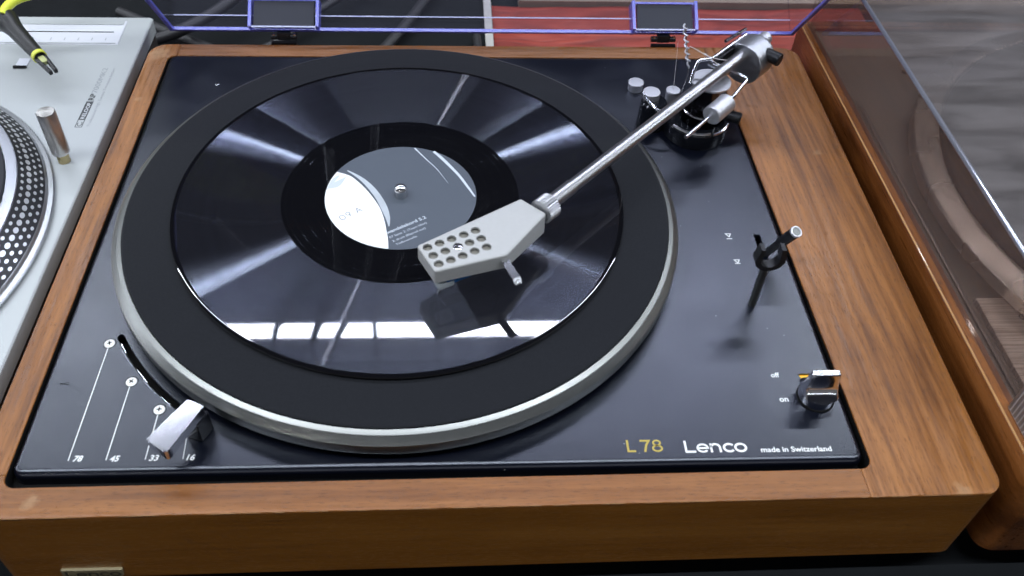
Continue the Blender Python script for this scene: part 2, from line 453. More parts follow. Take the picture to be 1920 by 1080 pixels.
def record_material(grooved):
    m, nt, b = new_mat('vinyl_grooved' if grooved else 'vinyl_smooth'); L = nt.links.new
    b.inputs['Base Color'].default_value = (.0035, .0035, .0045, 1)
    b.inputs['Roughness'].default_value = .5
    b.inputs['Specular IOR Level'].default_value = 0
    b.inputs['Coat Weight'].default_value = 1.0; b.inputs['Coat Roughness'].default_value = .022; b.inputs['Coat IOR'].default_value = 1.5
    if grooved:
        # groove walls scatter light across the groove only: a wide lobe along the radius, a narrow one along the groove
        t = nd(nt, 'ShaderNodeTangent', direction_type='RADIAL', axis='Z')
        tc = nd(nt, 'ShaderNodeTexCoord'); ln = nd(nt, 'ShaderNodeVectorMath', operation='LENGTH'); L(tc.outputs['Object'], ln.inputs[0])
        rd = nd(nt, 'ShaderNodeVectorMath', operation='NORMALIZE'); L(tc.outputs['Object'], rd.inputs[0])
        n = nd(nt, 'ShaderNodeTexNoise', noise_dimensions='1D'); n.inputs['Scale'].default_value = 260; n.inputs['Detail'].default_value = 2; L(ln.outputs['Value'], n.inputs['W'])
        prev = b.outputs[0]
        # flat land between grooves, then the two groove walls leaning inwards and outwards
        for tilt, rg, an, lo, hi in ((0, .186, .654, .013, .016), (1.6, .18, .80, .068, .084), (-1.6, .18, .80, .068, .084)):
            g = nd(nt, 'ShaderNodeBsdfAnisotropic'); g.distribution = 'BECKMANN'
            g.inputs['Roughness'].default_value = rg; g.inputs['Anisotropy'].default_value = an
            L(t.outputs[0], g.inputs['Tangent'])
            r = ramp(nt, [(.25, (lo*.9, lo, lo*1.28)), (.75, (hi*.9, hi, hi*1.28))]); L(n.outputs['Fac'], r.inputs[0]); L(r.outputs[0], g.inputs['Color'])
            if tilt:
                sc_ = nd(nt, 'ShaderNodeVectorMath', operation='MULTIPLY_ADD'); L(rd.outputs[0], sc_.inputs[0]); sc_.inputs[1].default_value = (tilt,)*3; sc_.inputs[2].default_value = (0, 0, 1)
                no = nd(nt, 'ShaderNodeVectorMath', operation='NORMALIZE'); L(sc_.outputs[0], no.inputs[0]); L(no.outputs[0], g.inputs['Normal'])
            a = nd(nt, 'ShaderNodeAddShader'); L(prev, a.inputs[0]); L(g.outputs[0], a.inputs[1]); prev = a.outputs[0]
        L(prev, nt.nodes['Material Output'].inputs[0])
    return m
M_groove = record_material(True); M_vinyl = record_material(False)

def acrylic(name, tint, gloss=.06, rough=.02, dust=(.5, .52, .6)):
    m = bpy.data.materials.new(name); m.use_nodes = True; nt = m.node_tree; nt.nodes.clear(); L = nt.links.new
    o = nd(nt, 'ShaderNodeOutputMaterial'); tr = nd(nt, 'ShaderNodeBsdfTransparent'); tr.inputs[0].default_value = (*tint, 1)
    g = nd(nt, 'ShaderNodeBsdfGlossy'); g.inputs['Roughness'].default_value = rough
    df = nd(nt, 'ShaderNodeBsdfDiffuse'); df.inputs[0].default_value = (*dust, 1)
    fr = nd(nt, 'ShaderNodeFresnel'); ge = nd(nt, 'ShaderNodeNewGeometry'); ir = nd(nt, 'ShaderNodeMapRange'); ir.inputs[3].default_value = 1.49; ir.inputs[4].default_value = 1/1.49; L(ge.outputs['Backfacing'], ir.inputs[0]); L(ir.outputs[0], fr.inputs[0])
    m1 = nd(nt, 'ShaderNodeMixShader'); m1.inputs[0].default_value = gloss
    if gloss > .1:
        tc = nd(nt, 'ShaderNodeTexCoord'); mp = nd(nt, 'ShaderNodeMapping'); mp.inputs['Scale'].default_value = (16, 70, 70); L(tc.outputs['Object'], mp.inputs[0])
        nn = nd(nt, 'ShaderNodeTexNoise'); nn.inputs['Scale'].default_value = 1; nn.inputs['Detail'].default_value = 6; nn.inputs['Distortion'].default_value = .8; L(mp.outputs[0], nn.inputs['Vector'])
        mr = nd(nt, 'ShaderNodeMapRange'); mr.inputs[1].default_value = .3; mr.inputs[2].default_value = .72; mr.inputs[3].default_value = gloss*.6; mr.inputs[4].default_value = gloss*1.4; L(nn.outputs['Fac'], mr.inputs[0]); L(mr.outputs[0], m1.inputs[0])
    L(tr.outputs[0], m1.inputs[1]); L(df.outputs[0], m1.inputs[2])
    m2 = nd(nt, 'ShaderNodeMixShader'); L(fr.outputs[0], m2.inputs[0]); L(m1.outputs[0], m2.inputs[1]); L(g.outputs[0], m2.inputs[2])
    L(m2.outputs[0], o.inputs[0]); return m
M_clear = acrylic('clear_acrylic', (.92, .92, .97), .018)
M_smoke = acrylic('smoked_acrylic', (.84, .80, .76), .04, .03)
M_smoketop = acrylic('smoked_acrylic_dust_sheen', (.66, .62, .60), .17, .06, (.42, .39, .39))  # diffuse grey stands in for streaky room reflections as well as dust
M_blueedge = simple('glowing_blue_acrylic_edge', (.17, .19, .72), .22, spec=.6)
M_paleedge = simple('pale_acrylic_edge', (.45, .48, .72), .2, spec=.6)

# ------------------------------------------------------------------ lamps: mirrored tube row under the ceiling, hanging lamp, added fill rows
def emis(name, col, s):
    m = bpy.data.materials.new(name); m.use_nodes = True; nt = m.node_tree; nt.nodes.clear()
    o = nd(nt, 'ShaderNodeOutputMaterial'); e = nd(nt, 'ShaderNodeEmission'); e.inputs[0].default_value = (*col, 1); e.inputs[1].default_value = s
    nt.links.new(e.outputs[0], o.inputs[0]); return m
M_tube = emis('lit_fluorescent_tube', (.85, .91, 1.0), TUBE_L)
M_ceiling = simple('ceiling_paint', (.05, .055, .08), .8, noise=.06, nscale=3)
M_batten = simple('lamp_batten_enamel', (.7, .7, .72), .4)
mb = MB(); box(mb, -17000, -5000, 2500, 17000, 9000, 2540)
tag(mb.build('ceiling', M_ceiling), kind='structure')
def strip_light(parent, x0, x1, y, z, wd, rad, col, aim=None):
    """a glowing strip under the housing: an area lamp of radiance rad"""
    d = bpy.data.lights.new('tube', 'AREA'); d.shape = 'RECTANGLE'; d.size = (x1-x0)*MM; d.size_y = wd*MM
    d.energy = rad*PI*d.size*d.size_y; d.color = col
    o = bpy.data.objects.new('tube', d); link(o, parent, ((x0+x1)/2, y, z))
    if aim: o.rotation_euler = (aim, 0, 0)
    return o
def lamp_row(y, n0, n1, label, z=1519, r=19, dim=1.0, wd=46, aim=None, far=False):
    t = thing('ceiling_lamp', label, 'ceiling lamp', ((n0+n1)*780., y, z))
    a, b = (max(n0, -3), min(n1, 3)) if far else (n0, n1)
    strip_light(t, a*1560-779, b*1560+779, y, z, wd, TUBE_L*dim, (.85, .91, 1.0), aim)
    for k in range(n0, n1+1) if far else ():
        if abs(k) > 3:      # extra tubes added beside the far row to brighten the record's streaks
            for o_ in (-150, -75, 0, 75, 150):
                mb = MB(); tube(mb, [(k*1560-778, y+o_, z), (k*1560+778, y+o_, z)], r, 8); mb.build('tube', M_tube, t)
    mb = MB(); box(mb, n0*1560-780, y-40, z+26, n1*1560+780, y+40, z+80); mb.build('housing', M_batten, t, bevel=3)
lamp_row(1113, -10, 10, 'long row of lit fluorescent tubes mirrored as the white band across the record', far=True)
lamp_row(-300, -1, 1, 'unseen fill row of tubes added above the camera for ambient light')  # unseen row added as overhead fill

lamp_row(-4500, -2, 2, 'unseen far row of tubes added behind the camera to light the plinth front', dim=.35, wd=38, aim=R(45))  # unseen row added to brighten the front face of the plinth
M_bulb = emis('lit_warm_bulb', (1.0, .95, .88), 130)
def spot_lamp(x, y, z, label):
    t = thing('hanging_lamp', label, 'lamp', (x, y, z))
    mb = MB(); lathe(mb, [(0, -50), (30, -42), (46, -15), (48, 10), (38, 60), (20, 90), (0, 95)], 24, c=(x, y, z)); mb.build('bulb', M_bulb, t)
    mb = MB(); lathe(mb, [(60, 20), (52, 75), (30, 110), (0, 115)], 24, c=(x, y, z)); tube(mb, [(x, y, z+110), (x, y, 2498)], 5, 8); mb.build('lamp_shade', M_batten, t)
spot_lamp(-1900, -2850, 1500, 'round warm lamp hanging behind the photographer, glinting as a narrow streak on the record')

# ------------------------------------------------------------------ table top
M_table = satin(simple('dark_table_cloth', (.010, .011, .012), .6, noise=.2, nscale=60, bump=.3, bscale=1200), 1.05)
mb = MB(); box(mb, -1500, -700, -110, 1500, 900, -75)
tag(mb.build('table_top', M_table), kind='structure')
# a darker shelf back, where the room falls away behind the shelf of turntables
# ------------------------------------------------------------------ main turntable
TT = thing('wooden_turntable', 'wooden turntable with black deck and grey perforated headshell, in the middle', 'turntable', (50, 0, -59))
PFL, PFR, PBR, PBL = (-181.8, -181.1), (276.8, -178.1), (281.5, 180.1), (-182.2, 179.2)
opening = rpoly([(-168.1, -166.4), (220.6, -164.3), (218, 165.8), (-167.7, 165.1)], 5.5)
outer = rpoly([PFL, PFR, PBR, PBL], [10, 9, 12, 12], 8)
mb = MB()
base_o = inset(outer, .0)
wall(mb, outer, -57.3, -1.5); wall(mb, inset(outer, 1.5), -58.8, -57.3, outer)
wall(mb, opening, -58.8, -1.5)
face2d(mb, [outer, opening], -1.5); face2d(mb, [inset(outer, 1.5), opening], -58.8)
body = mb.build('plinth_body', M_wood_front, TT, bevel=0)
def rail(name, P, rr, mat):
    mb = MB(); o = rpoly(P, rr, 8); prism(mb, o, -1.45, 0, ch=.35); return mb.build(name, mat, TT, origin=(0, 0, 0), smooth=50)
rail('front_rail', [PFL, (214.5, -178.6), (214.5, -164.33), (-168.1, -166.4), (-168, -160), (-181.9, -160)], [10, 0, 0, 5.5, 0, 0], M_wood_x)
rail('side_rail', [(214.56, -178.6), PFR, PBR, (213, 179.9), (213, 165.8), (218, 165.8), (220.6, -164.3), (214.56, -164.33)], [0, 9, 12, 0, 0, 5, 6, 0], M_wood_side)
rail('side_rail', [(-181.9, -159.94), (-168, -159.94), (-167.7, 165.1), (-162, 165.2), (-162, 179.3), PBL], [0, 0, 5, 0, 0, 12], M_wood_side)
rail('rear_rail', [(-161.94, 165.2), (212.94, 165.8), (212.94, 179.9), (-161.94, 179.3)], 0, M_wood_x)
for fx in (-150, 245):
    for fy in (-150, 150):
        mb = MB(); lathe(mb, [(0, -74.9), (13, -74.9), (14, -72), (14, -58.9), (0, -58.9)], 24, c=(fx, fy, 0)); mb.build('foot', M_blackplastic, TT)
# worn pale arris along the front edge of the veneer
mb = MB()
random.seed(3); x = -181.
while x < 270:
    l = random.uniform(3, 26)
    if random.random() < .75:
        q = [(x+l*i/5, -181.1+3.0*(x+l*i/5+181.8)/458.6-.02, -.25+random.uniform(-.05, .05)) for i in range(6)]
        tube(mb, q, [.03]+[random.uniform(.05, .13) for _ in range(4)]+[.03], 6)
    x += l+random.uniform(.5, 8)
tag(mb.build('worn_or_lit_edge', M_edge, TT), kind='stuff')
# deck plate
flat = rrect(-163.6, -157.3, 215.3, 163.2, 2.5, 5)
slot = [(162.9*math.cos(R(a)), 162.9*math.sin(R(a))) for a in [-148.6+24*i/20 for i in range(21)]]
slot += [(161.1*math.cos(R(-124.6))+1.8*math.cos(R(-124.6+t)), 161.1*math.sin(R(-124.6))+1.8*math.sin(R(-124.6+t))) for t in range(20, 180, 20)]
slot += [(159.3*math.cos(R(a)), 159.3*math.sin(R(a))) for a in [-124.6-24*i/20 for i in range(21)]]
slot += [(161.1*math.cos(R(-148.6))+1.8*math.cos(R(-148.6+t)), 161.1*math.sin(R(-148.6))+1.8*math.sin(R(-148.6+t))) for t in range(200, 360, 20)]
cue_hole = [(201.8, -31), (205.4, -31), (205.9, -13.3), (202.2, -13.3)]
win_hole = [(201.9, -119.5), (212.5, -119.5), (212.5, -111.2), (200.3, -111.2)]
mb = MB()
face2d(mb, [flat, slot, cue_hole, win_hole], 0)
prev, pz = flat, 0
for k in range(1, 7):
    t = R(90*k/6); cur = inset(flat, -3.3*math.sin(t)); z = -4.0*(1-math.cos(t)); wall(mb, cur, z, pz, prev); prev, pz = cur, z
wall(mb, prev, -7.5, pz)
for h in (slot, cue_hole, win_hole): wall(mb, h, -2.2, 0)
mb.build('deck_plate', M_deck, TT, origin=(0, 0, 0), smooth=40)
mb = MB(); li = inset(opening, .12); wall(mb, li, -14, -.9); wall(mb, inset(opening, .35), -14, -.9); wall(mb, inset(opening, .35), -.9, -.9, li); mb.build('gap_dark_sheet', M_recess, TT)  # added black sheet keeps the deck gap dark over the wood wall
mb = MB(); box(mb, -167.4, -163.9, -14, 217.6, 164.9, -8); mb.build('inner_chassis', M_recess, TT)
mb = MB(); box(mb, 202.2, -119.3, -6, 212.2, -114.5, -1.0); mb.build('power_flag', M_cream, TT)
mb = MB(); box(mb, 200.6, -114.4, -6, 212.2, -111.4, -.9); mb.build('power_flag', M_yellow, TT)
# bright detent springs in the speed slot
for a0, a1 in ((-147.6, -145.3), (-140.6, -137.0), (-132.9, -130.2)):
    mb = MB(); P = [(162.2*math.cos(R(a0+(a1-a0)*i/4)), 162.2*math.sin(R(a0+(a1-a0)*i/4)), -1.8) for i in range(5)]
    tube(mb, P, .2, 6); mb.build('detent_spring', M_chrome2, TT)
# paint rubbed off outside the slot
mb = MB()
for a0, a1 in ((-145.6, -141.3), (-137.3, -134.6), (-134.1, -133.6), (-130.4, -129.6)):
    stroke(mb, [((163.4+random.uniform(-.1, .1))*math.cos(R(a0+(a1-a0)*i/7)), (163.4+random.uniform(-.1, .1))*math.sin(R(a0+(a1-a0)*i/7))) for i in range(8)], .35, place((0, 0), 0, .05))
mb.build('scuff_mark', simple('rubbed_paint', (.25, .27, .30), .4, .5), TT)
mb = MB()
for q in ([(-159, -111.6), (-155.2, -112.4), (-154.6, -112)], [(-158.8, -112.6), (-156.4, -111.4), (-155, -111.2)]):
    stroke(mb, q, .35, place((0, 0), 0, .06))
mb.build('scratch_mark', M_recess, TT)
# small things lying on the deck paint: the rear screw and crumbs of dust
mb = MB(); lathe(mb, [(0, .5), (1.1, .45), (1.5, .05), (1.6, 0)], 14, c=(-128.3, 131.5, 0)); mb.build('deck_screw', M_dchrome, TT)

# scale of speeds: screws, lines and numerals
screws = [(-142.0, -87.9, 0), (-125.7, -111.2, 0), (-109.0, -127.3, 0), (-93.6, -138.6, 0)]
for i, (x, y, _) in enumerate(screws):
    mb = MB(); lathe(mb, [(0, .6), (1.6, .58), (2.4, .38), (2.65, .1), (2.7, 0)], 28, c=(x, y, 0)); s = mb.build('screw', simple('screw_zinc%d' % i if 0 else 'screw_zinc', (.80, .80, .78), .42, .25), TT)
    mb = MB(); a = R(20+37*i)
    for q in (0, PI/2): obox(mb, (x, y, .52), (math.cos(a+q), math.sin(a+q), 0), 2.5, .55, .25)
    lathe(mb, [(0, .66), (.6, .66), (.6, .5)], 8, c=(x, y, 0)); mb.build('cross_recess', M_recess, s)
    mb = MB(); lathe(mb, [(2.68, .04), (3.1, .04)], 28, c=(x, y, 0)); mb.build('screw_seat', M_recess, s)
for i, (x0, y0, x1) in enumerate(((-142.1, -90.6, -143.1), (-125.9, -114.0, -126.6), (-109.1, -130.1, -109.4), (-93.4, -141.2, -92.8))):
    mb = MB(); stroke(mb, [(x0, y0), (x1, -153.6)], .42, place((0, 0), 0, .05)); mb.build('scale_line', M_print, TT)
for s, x in (('78', -141.2), ('45', -125.1), ('33', -107.8), ('16', -91.3)):
    text('lettering', s, M_print, TT, x, -154.2 if s != '78' else -153.9, .05, 2.9, 3.9 if s != '16' else 3.5, shear=.2, bold=.03)
text('lettering', 'made in Switzerland', M_print, TT, 170.6, -155.1, .05, 2.75, 33.4, bold=.02)
text('lettering', 'off', M_print, TT, 186.3, -113.2, .05, 2.9, 4.3, bold=.02)
text('lettering', 'on', M_print, TT, 186.8, -127.6, .05, 3.2, 4.4, bold=.02)
# large model number
mb = MB(); M = place((108.3, -154.0), 0, .05)
W_ = 1.0
stroke(mb, [(.5, 6.4), (.5, .5), (4.0, .5)], W_, M)
stroke(mb, [(6.4, 5.9), (10.6, 5.9), (9.2, 3.6), (8.2, 0)], W_, M)
stroke(mb, arc2(14.2, 4.7, 1.65, 1.25, 0, 360), W_*.85, M); stroke(mb, arc2(14.2, 1.85, 2.1, 1.5, 0, 360), W_*.85, M)
mb.build('model_number', M_gold, TT)
def maker_logo(M, wd, h=6.3, thin=1.0):
    mb = MB(); x = .6
    stroke(mb, [(x, h), (x, wd/2), (x+4.6, wd/2)], wd, M)
    def e(cx):
        stroke(mb, [(cx-2.5, 2.35)]+[(cx+2.4, 2.35)]+arc2(cx, 2.35, 2.5, 1.95, 0, 322), wd*.86, M)
    e(8.6)
    stroke(mb, [(12.6, 0), (12.6, 4.7)], wd, M); stroke(mb, [(12.6, 2.6)]+arc2(14.7, 2.6, 2.1, 1.7, 180, 0, 12)+[(16.8, 0)], wd, M)
    stroke(mb, arc2(21.2, 2.35, 2.5, 1.95, 40, 320), wd, M)
    stroke(mb, arc2(26.6, 2.35, 2.5, 1.95, 0, 360, 24), wd, M)
    return mb
maker_logo(place((135.1, -154.8), 0, .055, .99, 1.0), 1.05).build('maker_logo', M_print, TT)
# cueing symbols: a triangle over a bar, lifted and lowered
for (x, y, gap) in ((187.3, -12.6, 1.6), (187.6, -33.2, .35)):
    mb = MB(); M = place((x, y), 0, .05)
    stroke(mb, [(-1.5, 0), (1.5, 0), (.2, -2.4), (-1.5, 0)], .5, M); stroke(mb, [(-1.6, -2.4-gap), (1.6, -2.4-gap)], .55, M)
    mb.build('cue_symbol', M_print, TT)
# badge on the front
def front_M(x0, z0, y=-181.35, sx=1., sz=1.): return lambda p: (x0+p[0]*sx, y, z0+p[1]*sz)
yf = lambda x: -181.1+3.0*(x+181.8)/458.6
mb = MB()
P = rpoly([(-152.4, -54.4), (-125.4, -54.4), (-124.2, -47.4), (-152.4, -47.4)], .8, 3)
n = len(P)
for yy in (0,): mb.add([(x, -182.2, z) for x, z in P]+[(x, -180.7, z) for x, z in P], [tuple(range(n)), tuple(range(2*n-1, n-1, -1))]+[(i, (i+1) % n, n+(i+1) % n, n+i) for i in range(n)])
badge = mb.build('badge', simple('brass_badge', (.24, .20, .11), .55, .1, noise=.15, nscale=300), TT, bevel=.25)
maker_logo(lambda p: (-150.6+p[0]*.84, -182.32, -53.2+p[1]*.78), 1.05).build('badge_lettering', simple('badge_engraving', (.02, .015, .01), .6), badge)

# platter, mat, spindle
mb = MB(); lathe(mb, [(140, 2.5), (154.6, 3.2), (155.6, 4.6), (156.0, 6), (156.0, 11.4), (155.8, 11.7), (152.8, 14.7), (152.4, 14.95), (150.2, 15.9), (149.8, 14.5), (0, 14.5)], 192)
mb.build('platter', M_platter, TT, origin=(0, 0, 0), smooth=25)
mb = MB(); lathe(mb, [(0, 17.3), (121.0, 17.3), (121.6, 16.9), (149.2, 16.9), (149.9, 16.5), (150.1, 14.8)], 192)
mb.build('rubber_mat', M_mat, TT, origin=(0, 0, 0), smooth=25)
mb = MB(); lathe(mb, [(3.75, 15), (3.75, 23.2), (3.6, 24.3), (2.9, 25.6), (1.7, 26.4), (.6, 26.7), (0, 26.7)], 32); mb.build('spindle', M_chrome2, TT)
mb = MB(); lathe(mb, [(30, .6), (149, .6), (149.0, 2.4), (30, 2.4)], 96); mb.build('platter_hub', M_recess, TT)

# ------------------------------------------------------------------ record
RC = thing('vinyl_record', 'black vinyl record with a slate and white label lying on the middle turntable', 'record', (0, 0, 17.4))
mb = MB(); lathe(mb, [(3.5, 17.45), (123.6, 17.45), (124.5, 17.9), (124.77, 18.4), (124.5, 18.95), (123.6, 19.2), (122.6, 19.08), (3.5, 19.08)], 256)
mb.build('disc', M_vinyl, RC, origin=(0, 0, 19))
mb = MB()
for a, b in [(66.2, 122.2)]+[(r, r+.07) for r in (48.5, 54.2, 59.6, 63.5)]:
    lathe(mb, [(a, 19.10), (b, 19.10)], 256)
mb.build('grooves', M_groove, RC, origin=(0, 0, 19.1), smooth=0)
M_lblue = simple('slate_label_print', (.062, .076, .096), .5, noise=.1, nscale=1500, bump=.3, bscale=2200)
M_lwhite = simple('white_label_print', (.80, .81, .80), .5)
M_lgrey = simple('grey_label_print', (.42, .46, .49), .5, noise=.25, nscale=80)
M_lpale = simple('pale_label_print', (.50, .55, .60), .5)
mb = MB(); lathe(mb, [(3.7, 19.2), (42.2, 19.2), (42.34, 19.1)], 128)
lab = mb.build('record_label', M_lblue, RC, origin=(0, 0, 19.1))
RL = 42.15
# white printed field left of a curved edge
edge = [(-37.8, 18.6), (-36.3, 19.3), (-31.8, 17.6), (-28.0, 15.0), (-22.8, 9.0), (-18.2, 2.5), (-14.3, -4.2), (-11.0, -11.0), (-8.6, -19), (-6.9, -27.5), (-5.7, -35), (-5.2, -41.8)]
sp = [tuple(p)[:2] for p in smooth_path([(x, y, 0) for x, y in edge[1:]], 4)]
a0 = math.atan2(sp[0][1], sp[0][0]); a1 = math.atan2(sp[-1][1], sp[-1][0])+2*PI
sp[0] = (RL*math.cos(a0), RL*math.sin(a0))
arc = [(RL*math.cos(a1+(a0-a1)*i/30), RL*math.sin(a1+(a0-a1)*i/30)) for i in range(31)]
mb = MB(); face2d(mb, [sp+arc[1:-1]], 19.23); mb.build('label_print', M_lwhite, RC)
mb = MB()
band = [(-31.4, 20.9, .7), (-24, 14.8, 2.2), (-17.6, 7.0, 3.3), (-12.6, -1.5, 3.6), (-9, -10, 3.7), (-6.6, -18, 2.6), (-5.6, -25, .6)]
cen = smooth_path([(x, y, wd) for x, y, wd in band], 4)
Lf, Rt = [], []
for i, p in enumerate(cen):
    d = (cen[min(i+1, len(cen)-1)]-cen[max(i-1, 0)]); d = Vector((d.x, d.y)).normalized(); nn = Vector((-d.y, d.x))
    Lf.append((p.x+nn.x*p.z/2, p.y+nn.y*p.z/2, 19.225)); Rt.append((p.x-nn.x*p.z/2, p.y-nn.y*p.z/2, 19.225))
k = len(cen); mb.add(Lf+Rt, [(i, i+1, k+i+1, k+i) for i in range(k-1)]); mb.build('label_print', M_lgrey, RC)
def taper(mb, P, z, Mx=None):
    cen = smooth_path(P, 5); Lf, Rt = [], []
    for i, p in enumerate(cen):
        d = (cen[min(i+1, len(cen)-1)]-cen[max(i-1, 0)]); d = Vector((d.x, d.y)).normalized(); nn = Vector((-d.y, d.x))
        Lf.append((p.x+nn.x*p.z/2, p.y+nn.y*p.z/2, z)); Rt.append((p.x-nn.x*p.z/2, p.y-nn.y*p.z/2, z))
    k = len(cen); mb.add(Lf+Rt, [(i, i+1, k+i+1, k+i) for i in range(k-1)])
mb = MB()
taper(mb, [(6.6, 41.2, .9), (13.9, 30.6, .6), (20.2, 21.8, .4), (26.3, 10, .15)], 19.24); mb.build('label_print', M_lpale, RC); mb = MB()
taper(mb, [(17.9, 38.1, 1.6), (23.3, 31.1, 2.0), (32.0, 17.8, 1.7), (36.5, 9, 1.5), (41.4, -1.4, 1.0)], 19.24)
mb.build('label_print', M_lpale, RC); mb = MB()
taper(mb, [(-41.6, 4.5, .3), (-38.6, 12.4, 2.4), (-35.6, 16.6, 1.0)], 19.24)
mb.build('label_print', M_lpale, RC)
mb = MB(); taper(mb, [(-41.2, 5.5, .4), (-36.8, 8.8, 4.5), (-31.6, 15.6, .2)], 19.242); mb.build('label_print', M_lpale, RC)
# "09 A"
ink = simple('grey_ink', (.16, .17, .20), .6)
mb = MB(); M = place((-31.2, -20.4), R(36), 19.26)
stroke(mb, arc2(1.5, 1.9, 1.45, 1.85, 0, 360), .42, M)
stroke(mb, arc2(5.4, 2.75, 1.15, 1.15, 0, 360), .4, M); stroke(mb, [(6.5, 2.5), (5.4, .1)], .4, M)
stroke(mb, [(9.9, 0), (11.5, 3.6), (13.1, 0)], .42, M); stroke(mb, [(10.5, 1.2), (12.5, 1.2)], .34, M)
mb.build('lettering', ink, RC)
ta = R(30.5)
for s, x, y, h, wd in (('wandelekord 5.2', -6.4, -31.0, 2.3, 24.4), ('07 Seite 2: (Team Idiot)', -4.6, -34.2, 1.7, 22.6), ('2: drum (filtered out)', -2.9, -37.0, 1.7, 20.0), ('Tiefbrumelle', -1.0, -39.4, 1.5, 12.6)):
    text('lettering', s, M_lpale, RC, x, y, 19.245, h, wd, ang=ta, bold=.02 if h > 2 else .0)

# ------------------------------------------------------------------ tonearm
U = Vector((math.cos(R(45.6)), math.sin(R(45.6)), 0)); S_ = Vector((U.y, -U.x, 0))      # along the arm, to its right
A0, A1 = Vector((82.6, -29.8, 44)), Vector((213.2, 103.6, 44))
mb = MB(); tube(mb, [A0-U*6, A0+U*13, A0+U*13.4, A1+U*1.0], [4.0, 4.0, 3.6, 3.8], 28)
ARM = mb.build('tonearm', M_armtube, TT)
# headshell: pressed sheet box, open underneath, fourteen round holes in its top
HS = [(10.9, -64.9), (19.9, -82.4), (54.9, -71.6), (76.6, -42.4), (64.0, -31.1)]
z1 = 45.5
mb = MB()
ux = Vector((.889, .459)); 
holes = []
HC = [(16.2, -66.3), (22.1, -63.5), (28.0, -60.6), (34.0, -57.7), (39.9, -54.8), (19.0, -71.8), (24.9, -68.9), (36.8, -63.2), (42.6, -60.4), (21.7, -77.4), (27.5, -74.8), (33.3, -72.0), (39.2, -69.0), (45.1, -66.3)]
for c in HC: holes.append(circle(*c, 2.45, 22))
top = rpoly(HS, [1.5, 1.5, 2.5, 1.2, 1.5], 4)
r0 = top; rz = z1-1.1
for k in range(1, 5):
    t = R(90*k/4); cur = inset(top, 1.1*(1-math.cos(t))); z = z1-1.1+1.1*math.sin(t); wall(mb, r0, rz, z, cur); r0, rz = cur, z
face2d(mb, [r0]+holes, z1)
for h in holes: wall(mb, h, z1-1.3, z1)
inner = inset(top, 1.3); face2d(mb, [inner]+holes, z1-1.3)
def zb(x, y):      # lower rim drops towards the collar
    t = (Vector((x, y))-Vector(HS[0])).dot(ux)
    return 37.0-max(0, t-30)*.13
n = len(top)
mb.add([(x, y, z1-1.1) for x, y in top]+[(x, y, zb(x, y)) for x, y in top], [(i, (i+1) % n, n+(i+1) % n, n+i) for i in range(n)])
mb.add([(x, y, z1-1.3) for x, y in inner]+[(x, y, zb(x, y)) for x, y in inner], [(i, (i+1) % n, n+(i+1) % n, n+i) for i in range(n)])
mb.add([(x, y, zb(x, y)) for x, y in top]+[(x, y, zb(x, y)) for x, y in inner], [(i, (i+1) % n, n+(i+1) % n, n+i) for i in range(n)])
mb.build('headshell', M_greypaint, ARM, smooth=40)
mb = MB(); prism(mb, inset(rpoly([(11, -65), (19.9, -82.4), (50, -73), (56, -52), (44, -45)], 1, 3), 1.8), 42.4, 43.3); mb.build('cartridge_carrier', simple('carrier_grey', (.26, .25, .22), .5, .1), ARM)
mb = MB(); lathe(mb, [(0, 46.15), (1.2, 46.1), (2.1, 45.85), (2.5, 45.5)], 24, c=(31.0, -65.9, 0)); mb.build('headshell_screw', M_chrome2, ARM)
mb = MB(); obox(mb, (31.0, -65.9, 46.1), (ux.x, ux.y, 0), 4.6, .5, .2); obox(mb, (31.0, -65.9, 46.09), (-ux.y, ux.x, 0), 4.4, .4, .2); mb.build('screw_slot', M_recess, ARM)
# finger lift
mb = MB()
f0, f1, f2 = Vector((51.4, -66.6, 43.0)), Vector((58.9, -82.6, 41.2)), Vector((60.2, -85.2, 39.4))
dd = (f1-f0).normalized(); sd = Vector((-dd.y, dd.x, 0)).normalized()
P = []
for p in (f0, f1, f2): P += [p+sd*2.0, p-sd*2.0]
Q = [p-Vector((0, 0, .55)) for p in P]
mb.add(P+Q, [(0, 1, 3, 2), (2, 3, 5, 4), (6, 8, 9, 7), (8, 10, 11, 9), (0, 2, 8, 6), (2, 4, 10, 8), (1, 7, 9, 3), (3, 9, 11, 5), (4, 5, 11, 10), (0, 6, 7, 1)])
mb.build('finger_lift', M_chrome, ARM, smooth=0)
# cartridge with a blue body and a clear stylus guard
ca = Vector((19.5, -74.5, 0)); d2 = Vector((ux.x, ux.y, 0)); n2 = Vector((-ux.y, ux.x, 0))
mb = MB(); obox(mb, ca+d2*9+n2*1+V(0, 0, 37), d2, 17, 13, 9); mb.build('cartridge', M_blackgloss, ARM, bevel=.5)
mb = MB(); obox(mb, ca+d2*10-n2*3.4+V(0, 0, 34.6), d2, 14, 8, 5.4); mb.build('cartridge_body', simple('blue_cartridge', (.01, .10, .30), .25), ARM, bevel=.6)
mb = MB(); obox(mb, ca+d2*3.0-n2*4.4+V(0, 0, 32.6), d2, 9.0, 6.4, 4.4); mb.build('stylus_guard', simple('clear_guard', (.40, .44, .46), .12, spec=.8), ARM, bevel=.9)
mb = MB(); tube(mb, [ca+d2*6+V(0, 0, 30), ca+d2*1.5+V(0, 0, 20.2), ca+d2*1.3+V(0, 0, 19.15)], [.4, .3, .08], 8); mb.build('stylus', M_alu, ARM)
